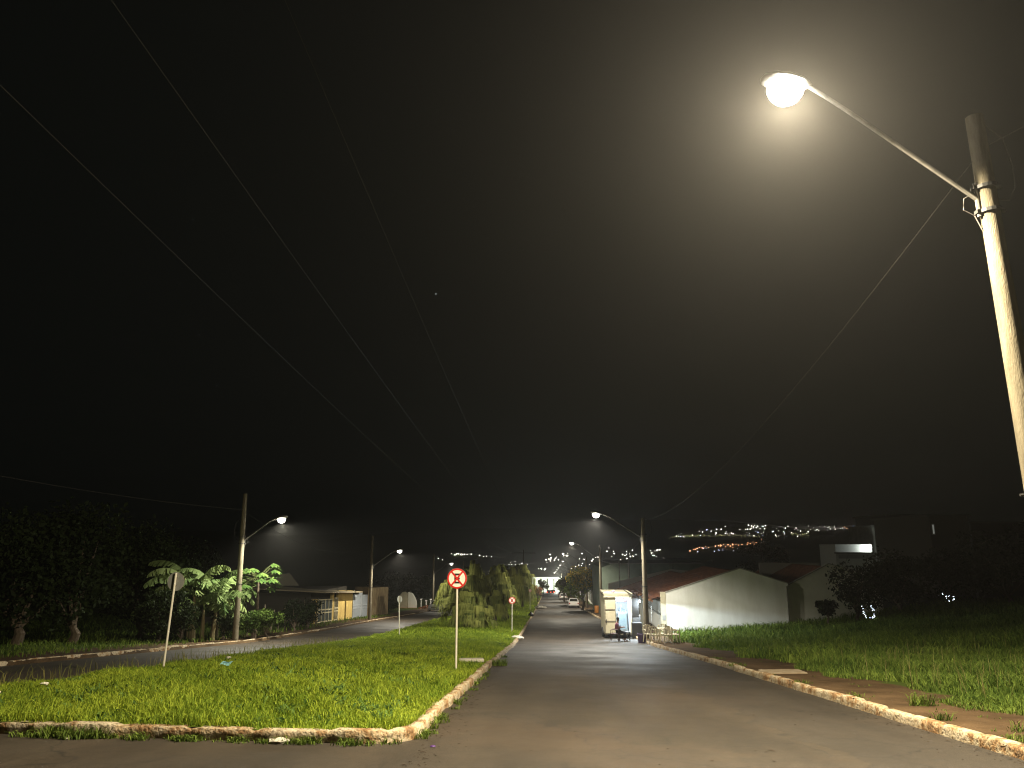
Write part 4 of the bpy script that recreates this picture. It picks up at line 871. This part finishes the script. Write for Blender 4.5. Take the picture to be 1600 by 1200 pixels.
pe = empty('person', (PX, PY, float(RZ(PY))), R(-15), 'person in a dark pink shirt sitting on a chair, looking down at their hands', 'person')
J = [((0, 0, .52), .13, .9), ((0, 0, .75), .12, .85), ((0, 0, .95), .14, .8), ((.02, 0, 1.06), .07), ((.05, 0, 1.14), .05), ((.09, 0, 1.22), .085), ((.12, 0, 1.31), .08), ((.15, 0, 1.20), .055),
     ((.02, .19, 1.0), .055), ((.10, .22, .76), .042), ((.32, .12, .80), .032), ((.39, .10, .81), .028), ((.02, -.19, 1.0), .055), ((.10, -.22, .76), .042), ((.32, -.10, .80), .032), ((.39, -.08, .81), .028),
     ((.05, .10, .50), .09), ((.45, .12, .50), .065), ((.48, .12, .10), .042), ((.50, .12, .04), .04), ((.62, .13, .03), .03), ((.05, -.10, .50), .09), ((.45, -.12, .52), .065), ((.42, -.13, .10), .042), ((.44, -.13, .04), .04), ((.56, -.14, .03), .03)]
for s, base in ((.10, 11), (-.08, 15)):
    for k in range(4): J.append(((.43+.012*k, s+(k-1.5)*.018, .80), .009)); J.append(((.455+.01*(2-abs(k-1.5)), s+(k-1.5)*.019, .775), .008))
    J.append(((.40, s*.6, .83), .010)); J.append(((.425, s*.45, .835), .009))
E_ = [(0, 1), (1, 2), (2, 3), (3, 4), (4, 5), (5, 6), (5, 7), (2, 8), (8, 9), (9, 10), (10, 11), (2, 12), (12, 13), (13, 14), (14, 15), (0, 16), (16, 17), (17, 18), (18, 19), (19, 20), (0, 21), (21, 22), (22, 23), (23, 24), (24, 25)]
for hb, base in ((26, 11), (36, 15)):
    for k in range(5): E_ += [(base, hb+2*k), (hb+2*k, hb+2*k+1)]
skin_body('body', J, E_, SKIN, pe)
skin_body('shirt', [((0, 0, .55), .150, .95), ((0, 0, .75), .140, .92), ((0, 0, .95), .160, .85), ((.01, 0, 1.03), .10), ((.02, .20, .99), .070), ((.07, .22, .84), .060), ((.02, -.20, .99), .070), ((.07, -.22, .84), .060)], [(0, 1), (1, 2), (2, 3), (2, 4), (4, 5), (2, 6), (6, 7)], SHIRT, pe)
skin_body('trousers', [((0, 0, .53), .15), ((.06, .10, .51), .105), ((.45, .12, .51), .08), ((.475, .12, .16), .058), ((.06, -.10, .51), .105), ((.45, -.12, .53), .08), ((.425, -.13, .16), .058)], [(0, 1), (1, 2), (2, 3), (0, 4), (4, 5), (5, 6)], PANTS, pe)
skin_body('hair', [((.03, 0, 1.20), .085), ((.06, 0, 1.31), .098), ((.11, 0, 1.36), .075)], [(0, 1), (1, 2)], HAIR, pe)
m = MB()
for s in (.03, -.03): m.box((.185, s, 1.275), (.02, .022, .012))
m.build('eyes', BLACK, pe)

# plastic chairs and tables
PLAS = mat('white_plastic', (.80, .74, .58), .45, (.72, .66, .50), 5); PLASD = mat('dark_plastic', (.05, .018, .02), .45)
def chair(x, y, z, rz, label, m_=PLAS, group='plastic chairs stored on the footpath'):
    root = empty('plastic_chair', (x, y, z), rz, label, 'chair', group)
    MB().box((0, 0, .43), (.44, .44, .03), bev=.012).build('seat', m_, root)
    for sx in (-1, 1):
        for sy in (-1, 1): MB().tube([(sx*.20, sy*.19, .43), (sx*.25, sy*.25, 0)], [.028, .02], 6).build('leg', m_, root)
        MB().tube([(sx*.24, -.20, .30), (sx*.26, -.21, .64), (sx*.26, .0, .67), (sx*.25, .22, .66)], .02, 6).build('armrest', m_, root, True)
    m = MB(); hoop = [(-.23, .21, .43), (-.25, .27, .68), (-.19, .31, .84), (0, .33, .90), (.19, .31, .84), (.25, .27, .68), (.23, .21, .43)]
    m.tube(hoop, .022, 6)
    for k in range(5):
        u = (k-2)*.085; m.box((u, .265, .64), (.04, .014, .44+.03*(2-abs(k-2))), Matrix.Rotation(R(-14), 3, 'X'))
    m.build('backrest', m_, root, True); return root
def gz(x, y): return float(H(x, y))
chair(at(958, 47.0)-.05, 47.15, float(RZ(47)), R(-105), 'dark red plastic chair under the seated person', PLASD, 'dark chairs by the trailer')
cs = [(1008, 44.0, 15, 'white plastic chair nearest the lamp pole, leftmost of the group'), (1016, 43.0, 160, 'white plastic chair second from the left, seen from behind'), (1026, 45.0, -20, 'white plastic chair at the back behind the folded table'),
      (1034, 43.2, 195, 'white plastic chair in front of the stacked ones'), (1042, 44.6, 70, 'white plastic chair facing left near the right end'), (1046, 43.4, 100, 'rightmost white plastic chair beside the grass')]
for px, Y, a, lab in cs: chair(at(px, Y), Y, gz(at(px, Y), Y), R(a), lab)
tb = empty('plastic_table', (at(1031, 44.2), 44.2, gz(6.4, 44.2)), 0, 'square white plastic table amid the plastic chairs', 'table')
MB().box((0, 0, .72), (.72, .72, .04), bev=.015).build('tabletop', PLAS, tb)
for sx in (-1, 1):
    for sy in (-1, 1): MB().tube([(sx*.28, sy*.28, .70), (sx*.33, sy*.33, 0)], [.03, .022], 6).build('leg', PLAS, tb)
st = empty('dark_table', (at(971, 47.6), 47.6, float(RZ(47.6))), 0, 'low dark table on the road in front of the seated person', 'table', 'dark tables')
MB().box((0, 0, .50), (.66, .5, .04), bev=.012).build('tabletop', mat('dark_board', (.02, .025, .03), .5), st)
for sx in (-1, 1):
    for sy in (-1, 1): MB().tube([(sx*.28, sy*.2, .49), (sx*.31, sy*.23, 0)], .02, 6).build('leg', DARKM, st)
bk = MB(); bk.lathe((0, 0, 0), [(.20, 0), (.26, .46), (.28, .47), (.28, .50), (.25, .50), (.19, .04)], 16); o = bk.build('bucket', mat('purple_plastic', (.10, .07, .14), .5), None, True, (at(997, 45.5), 45.5, gz(5.3, 45.5)-.14+.02)); tag(o, 'dark purple bucket at the kerb right of the trailer', 'bucket')
chair(at(1012, 46.6), 46.6, gz(6, 46.6), R(20), 'single dark chair showing just behind the leftmost white one', PLASD, 'dark chairs by the trailer')

# ---------------------------------------------------------------- cars
TYRE = MATS['tyre_rubber']; CHROME = mat('rim_metal', (.45, .45, .45), .35, metal=.8)
def car(x, y, rz, label, paint, pickup=False, lights='off', group='parked cars', z=None):
    root = empty('parked_car', (x, y, float(RZ(y)) if z is None else z), rz, label, 'car', group); L, Wd = (4.3, 1.68)
    prof_ = [(-2.12, .35), (-2.15, .75), (-2.08, .92), (-1.0, 1.0), (-.15, 1.02), (.0, 1.02), (1.3, .98), (2.0, .80), (2.14, .62), (2.12, .32)] if not pickup else [(-2.12, .40), (-2.15, .98), (-2.05, 1.02), (-.6, 1.02), (0, 1.02), (1.2, 1.0), (2.0, .85), (2.14, .65), (2.12, .36)]
    n = len(prof_); V = []; secs = [(-.5, .92, .02), (-.47, .98, 0), (-.3, 1, 0), (0, 1, .02), (.3, 1, 0), (.47, .98, 0), (.5, .92, .02)]
    for u, k, dz in secs:
        for (py_, pz_) in prof_: V.append((u*Wd, py_*(.985 if abs(u) > .45 else 1), pz_-(.05 if abs(u) > .49 and pz_ > .6 else 0)))
    F = [(i*n+j, i*n+(j+1) % n, (i+1)*n+(j+1) % n, (i+1)*n+j) for i in range(len(secs)-1) for j in range(n)]+[tuple(range(n))[::-1], tuple((len(secs)-1)*n+j for j in range(n))]
    m = MB(); m.add(V, F); m.build('body', paint, root, True)
    c0, c1, r0, r1 = (-1.95, 1.05, -1.45, .45) if not pickup else (-.75, 1.05, -.55, .45)
    def cab(w0, w1, za, zb_, a0, a1, b0, b1): return [(-w0, a0, za), (w0, a0, za), (w0, a1, za), (-w0, a1, za), (-w1, b0, zb_), (w1, b0, zb_), (w1, b1, zb_), (-w1, b1, zb_)]
    bf = [(3, 2, 1, 0), (4, 5, 6, 7), (0, 1, 5, 4), (1, 2, 6, 5), (2, 3, 7, 6), (3, 0, 4, 7)]
    m = MB(); m.add(cab(.74, .60, .98, 1.42, c0+.1, c1, r0, r1), bf); m.build('window', DARKG, root)
    m = MB(); m.add(cab(.62, .56, 1.415, 1.46, r0-.03, r1+.03, r0+.1, r1-.1), bf); 
    for sx in (-1, 1):
        for (a, b) in ((c0+.1, r0), (c1, r1), ((c0+c1)/2-.1, (r0+r1)/2-.1)): m.tube([(sx*.745, a, .98), (sx*.605, b, 1.43)], .035, 5)
    m.build('roof', paint, root)
    for sx in (-1, 1):
        for yy in (-1.3, 1.32):
            w = MB().lathe((sx*.76, yy, .30), [(.12, -.1), (.28, -.1), (.30, -.05), (.30, .05), (.28, .1), (.12, .1)], 16, Matrix.Rotation(R(90), 3, 'Y')).build('wheel', TYRE, root, True); MB().lathe((sx*.855, yy, .30), [(.17, -.02), (.17, .02), (.05, .03)], 12, Matrix.Rotation(sx*R(90), 3, 'Y')).build('rim', CHROME, w)
        MB().box((sx*.70, -2.13, .80), (.20, .06, .20)).build('taillight', mat('taillight_red', (.35, .02, .02), .3) if lights != 'tail' else mat('taillight_on', (.8, .05, .03), .3, emit=(1, .08, .04), es=7), root)
        MB().box((sx*.62, 2.10, .68), (.30, .08, .15)).build('headlight', mat('headlight_glass', (.6, .62, .62), .15), root)
        MB().box((sx*.90, .75, 1.02), (.16, .1, .11), bev=.02).build('mirror', paint, root)
    MB().box((0, -2.16, .48), (1.6, .10, .14), bev=.02).build('bumper', mat('bumper_grey', (.30, .30, .29), .5), root); MB().box((0, 2.15, .46), (1.6, .10, .16), bev=.02).build('bumper', MATS['bumper_grey'], root)
    MB().box((0, -2.18, .66), (.4, .02, .12)).build('licence_plate', WHITE, root)
    MB().box((0, 2.13, .64), (.7, .03, .1)).build('grille', DARKM, root)
    return root
PW = mat('white_paint', (.70, .69, .66), .3); PS = mat('silver_paint', (.62, .63, .64), .35, metal=.1); PD = mat('dark_paint', (.05, .05, .06), .3)
car(at(895, 131)+.0, 133, R(0), 'white pickup parked at the right kerb below the yellow tree', PW, True)
car(at(875.5, 200)+.5, 200, 0, 'small white car parked near the dark clipped tree', PW)
car(at(869, 232)+1.2, 232, 0, 'dark car parked just beyond the small white car', PD)
car(at(685, 112), 112, R(172), 'silver car facing the viewer on the left road', PS)
for k, (px, Y, p_, lab) in enumerate([(857, 300, PW, 'tiny car with red tail lights, left one at the avenue end'), (861.5, 306, PD, 'tiny dark car with red tail lights in the middle of the avenue'), (864, 330, PW, 'tiny car with red tail lights, right one at the avenue end')]):
    car(at(px, Y), Y, 0, lab, p_, False, 'tail', 'cars with red lights at the end of the avenue')

# ---------------------------------------------------------------- small things on the verge and road
pp = MB(); vs = []
for i in range(5):
    for j in range(4): vs.append((i*.065-.13, j*.05-.08, .012+.018*math.sin(i*1.3+j)+.01*random.random()))
fs = [(i*4+j, i*4+j+1, i*4+j+5, i*4+j+4) for i in range(4) for j in range(3)]; pp.add(vs, fs)
def on_med(x, y, d=0): return float(med_z(np.array(x), np.array(y)))+d
o = pp.build('paper_wrapper', mat('light_blue_paper', (.30, .62, .66), .6), None, True, (at(360, 17.6), 17.6, on_med(-7, 17.6, .15))); o.rotation_euler = (R(22), 0, R(-20)); tag(o, 'crumpled light blue wrapper lying on the lawn', 'litter')
MB().box((0, 0, 0), (.16, .03, .002)).build('printed_band', mat('dark_blue_print', (.05, .15, .22), .6), o, False, (0, 0, .036))
def stone(x, y, z, s, label, mt, cat='stone', name='stone', group=None, seed=0):
    rs = random.Random(seed); m = MB(); n = 10
    m.lathe((0, 0, 0), [(s*.8, -.02), (s, s*.12), (s*.85, s*.3), (s*.4, s*.42)], n); m.v = [(a*rs.uniform(.75, 1.25), b*rs.uniform(.6, 1.1), c*rs.uniform(.7, 1.2)) for a, b, c in m.v]
    return tag(m.build(name, mt, None, False, (x, y, z)), label, cat, group)
PALS = mat('pale_stone', (.60, .56, .48), .9, (.45, .42, .36), 8)
s = MB().box((0, 0, .08), (.75, .32, .10), bev=.03).build('concrete_lid', PALS, None, False, (at(738, 24.0), 24.0, on_med(-2.3, 24.0, .02))); s.rotation_euler = (0, 0, R(8)); tag(s, 'flat pale concrete slab sunk in the grass right of the front sign', 'slab')
stone(at(808, 47), 47, on_med(-2, 47), .4, 'white rounded stone in the grass below the second sign', PALS, seed=2)
stone(at(843, 118), 118, on_med(-1.9, 118, .1), .9, 'pale heap lying far down the median edge', PALS, 'rubble', 'rubble_heap', seed=3)
stone(-3.45, 10.42, float(RZ(10.4)), .14, 'broken pale chunk of concrete leaning at the front kerb', PALS, seed=4)
stone(-6.35, 10.6, float(RZ(10.6)), .05, 'bit of white litter at the left end of the front kerb', WHITE, 'litter', 'crumpled_paper', seed=5)
stone(at(83, 10.9), 10.75, float(RZ(10.7)), .045, 'scrap of white paper in the gutter weeds at left', WHITE, 'litter', 'crumpled_paper', seed=6)
stone(-1.45, 10.25, float(RZ(10.2)), .035, 'tiny violet wrapper on the road at the median corner', mat('violet_foil', (.10, .04, .20), .4), 'litter', 'paper_wrapper', seed=7)
for k, (px, Y, lab) in enumerate(((362, 23, 'small white scrap in the grass above the blue wrapper'), (75, 14.5, 'white scrap on the lawn near the left edge'), (0, 13.0, 'white scrap at the very left edge of the lawn'))):
    stone(at(px, Y), Y, on_med(at(px, Y), Y, .12), .07, lab, WHITE, 'litter', 'crumpled_paper', seed=10+k)
ty = MB().lathe((0, 0, .25), [(.14, -.09), (.27, -.10), (.31, -.05), (.31, .05), (.27, .10), (.14, .09)], 18, Matrix.Rotation(R(70), 3, 'X')).build('old_tyre', TYRE, None, True, (at(790, 72), 72, on_med(-3.9, 72, .05))); tag(ty, 'black tyre lying beside the slim young palm', 'tyre')
bgm = MB(); bgm.lathe((0, 0, 0), [(.2, -.02), (.33, .12), (.28, .3), (.10, .42), (.13, .5)], 12); bgm.v = [(a*random.uniform(.85, 1.15), b*random.uniform(.85, 1.15), c) for a, b, c in bgm.v]
o = bgm.build('rubbish_bag', BLACK, None, True, (at(829, 88), 88, on_med(-2.2, 88))); tag(o, 'black rubbish bag on the grass near the third sign', 'bag')
m = MB(); 
o = MB().box((6.15, 21.6, float(H(6.2, 21.6))+.02), (1.1, .6, .05), R(6), bev=.015).build('concrete_lid', mat('dusty_concrete', (.36, .30, .22), .9, (.26, .20, .13), 5), None); tag(o, 'flat concrete drain lid on the red dirt footpath beside the right kerb', 'slab')
rs = random.Random(12)
DEB = mat('leaf_litter', (.035, .022, .012), .9)
def debris():
    n = 1100; X = rng.uniform(-1.6, 5.3, n); Y = 8+rng.exponential(10, n); a = rng.uniform(0, 6.28, n); s_ = .003+rng.exponential(.0028, n); l_ = s_*rng.uniform(1, 4, n)
    near_ = rng.uniform(0, 1, n) < .8; X = np.where(near_, np.where(rng.uniform(0, 1, n) < .5, -1.6+rng.exponential(.15, n), 5.40-rng.exponential(.10, n)), X)
    Z = RZ(Y)+.006; dx, dy = np.cos(a), np.sin(a)
    V = np.stack([np.stack([X-dx*l_, Y-dy*l_, Z], -1), np.stack([X+dy*s_, Y-dx*s_, Z+.004], -1), np.stack([X+dx*l_, Y+dy*l_, Z], -1), np.stack([X-dy*s_, Y+dx*s_, Z+.006], -1)], 1).reshape(-1, 3)
    return npmesh('leaf_litter', V, None, np.arange(n*4).reshape(n, 4), DEB)
tag(debris(), 'fine dark leaf bits and twigs scattered over the asphalt', 'litter', kind='stuff')

# ---------------------------------------------------------------- far town lights on the opposite hillside
def hill_point(px, py):
    Y = np.arange(380, 2600, 6.); X = at(px, Y); Zr = zat(py, Y); k = np.nonzero(Zr < H(X, Y)+3)[0]
    i = k[0] if len(k) else None
    return None if i is None else (float(X[i]), float(Y[i]), float(max(Zr[i], H(X[i], Y[i])+2)))
def town(name, spots, col, es, label, base=.00042, seed=0):
    rs = random.Random(seed); m = MB()
    for px, py, s in spots:
        q = hill_point(px, py)
        if q is None: Yq = 1500; q = (at(px, Yq), Yq, zat(py, Yq))
        r = base*q[1]*s; m.lathe(q, [(r*.5, -r), (r, -r*.3), (r, r*.3), (r*.5, r)], 6)
    o = m.build(name, mat(name+'_glow', col, .5, emit=col, es=es), None); return tag(o, label, 'town lights', 'town lights across the valley', 'stuff')
rs = random.Random(21); U = []; G = []; O = []; Bl = []
for k in range(105):
    px = 1042+rs.betavariate(1.3, 1.2)*310; top = 822+ (1-min(1, max(0, (px-1042)/90)))*12; py = rs.uniform(top, 839 if px < 1262 else 830)
    (U if rs.random() < .8 else Bl).append((px, py, rs.choice([.4, .5, .7, 1.1])))
for k in range(75): px = 1045+rs.random()*140; G.append((px, 838+rs.gauss(-1, 1.1)+(2 if px < 1060 else 0)-.02*(px-1045)*0, rs.choice([.5, .7])))
for k in range(26): px = 1230+rs.random()*30; G.append((px, 835+rs.gauss(0, 1.5), .6))
for k in range(14): px = rs.uniform(1165, 1195); U.append((px, rs.uniform(820, 827), rs.choice([.8, 1.2])))
for k in range(30): px = rs.uniform(1075, 1182); O.append((px, 857-(px-1075)*.085+rs.gauss(0, 1.6), rs.choice([.8, 1.0, 1.3])))
for k in range(16): px = rs.uniform(1312, 1350); O.append((px, rs.uniform(822, 833), rs.choice([.8, 1.1])))
O.append((1335, 812, 1.2)); O.append((1186, 843, .9))
for k in range(10): px = rs.uniform(1086, 1150); Bl.append((px, rs.uniform(856, 863), rs.choice([.6, 1.0])))
for cx, cy, n, sx, sy in ((722, 866, 16, 16, 1.6), (755, 869, 5, 14, 1.5), (808, 882, 14, 20, 2.2), (880, 866, 6, 14, 3), (860, 874, 14, 14, 4), (905, 880, 10, 20, 6), (690, 874, 2, 6, 2), (1024, 860, 7, 10, 3), (1038, 873, 4, 8, 2), (960, 864, 13, 26, 8), (990, 870, 8, 20, 8), (848, 889, 5, 5, 2), (925, 872, 8, 18, 8), (1018, 866, 6, 6, 4)):
    for k in range(n): U.append((cx+rs.gauss(0, sx*.55), cy+rs.gauss(0, sy*.6), rs.choice([.6, .8, 1.2])))
U.append((776, 892, 1.3)); Bl += [(850, 903, 1.6), (850, 905.5, 1.1)]
town('town_lights', U, (1, .93, .84), 7, 'scattered warm white lights of the town across the valley')
town('floodlit_strip', G, (.62, .60, .22), 1.3, 'thin greenish floodlit strip below the upper town lights')
town('orange_lights', O, (1, .42, .20), 5, 'orange sodium lights in a band below the upper town')
town('blue_lights', Bl, (.55, .65, 1), 6, 'few bluish white lights among the far town')
for k, (px, py, s_) in enumerate(((243, 281, 1.0), (672, 427, 1.7), (309, 585, 1.0), (272, 495, .7))):
    Yq = 7000; v = MB().lathe((at(px, Yq), Yq, zat(py, Yq)), [(s_*2, -s_*3), (s_*3.5, 0), (s_*2, s_*3)], 6).build('star', mat('star_glow', (.8, .9, 1), .5, emit=(.8, .9, 1), es=.5), None)
    v['kind'] = 'structure'

# ---------------------------------------------------------------- haze volume, added to give the lamps a glow like lens glare
hz = MB().box((0, 1700, 32), (7000, 5000, 176)).build('haze', bpy.data.materials.new('glow_haze'), None); hz['kind'] = 'stuff'
hm = hz.data.materials[0]; hm.use_nodes = True; hn = hm.node_tree; hn.nodes.clear(); out = hn.nodes.new('ShaderNodeOutputMaterial'); pv = hn.nodes.new('ShaderNodeVolumePrincipled')
pv.inputs['Color'].default_value = (.95, .94, .93, 1); pv.inputs['Density'].default_value = HAZE; pv.inputs['Anisotropy'].default_value = .72
hn.links.new(pv.outputs[0], out.inputs['Volume'])
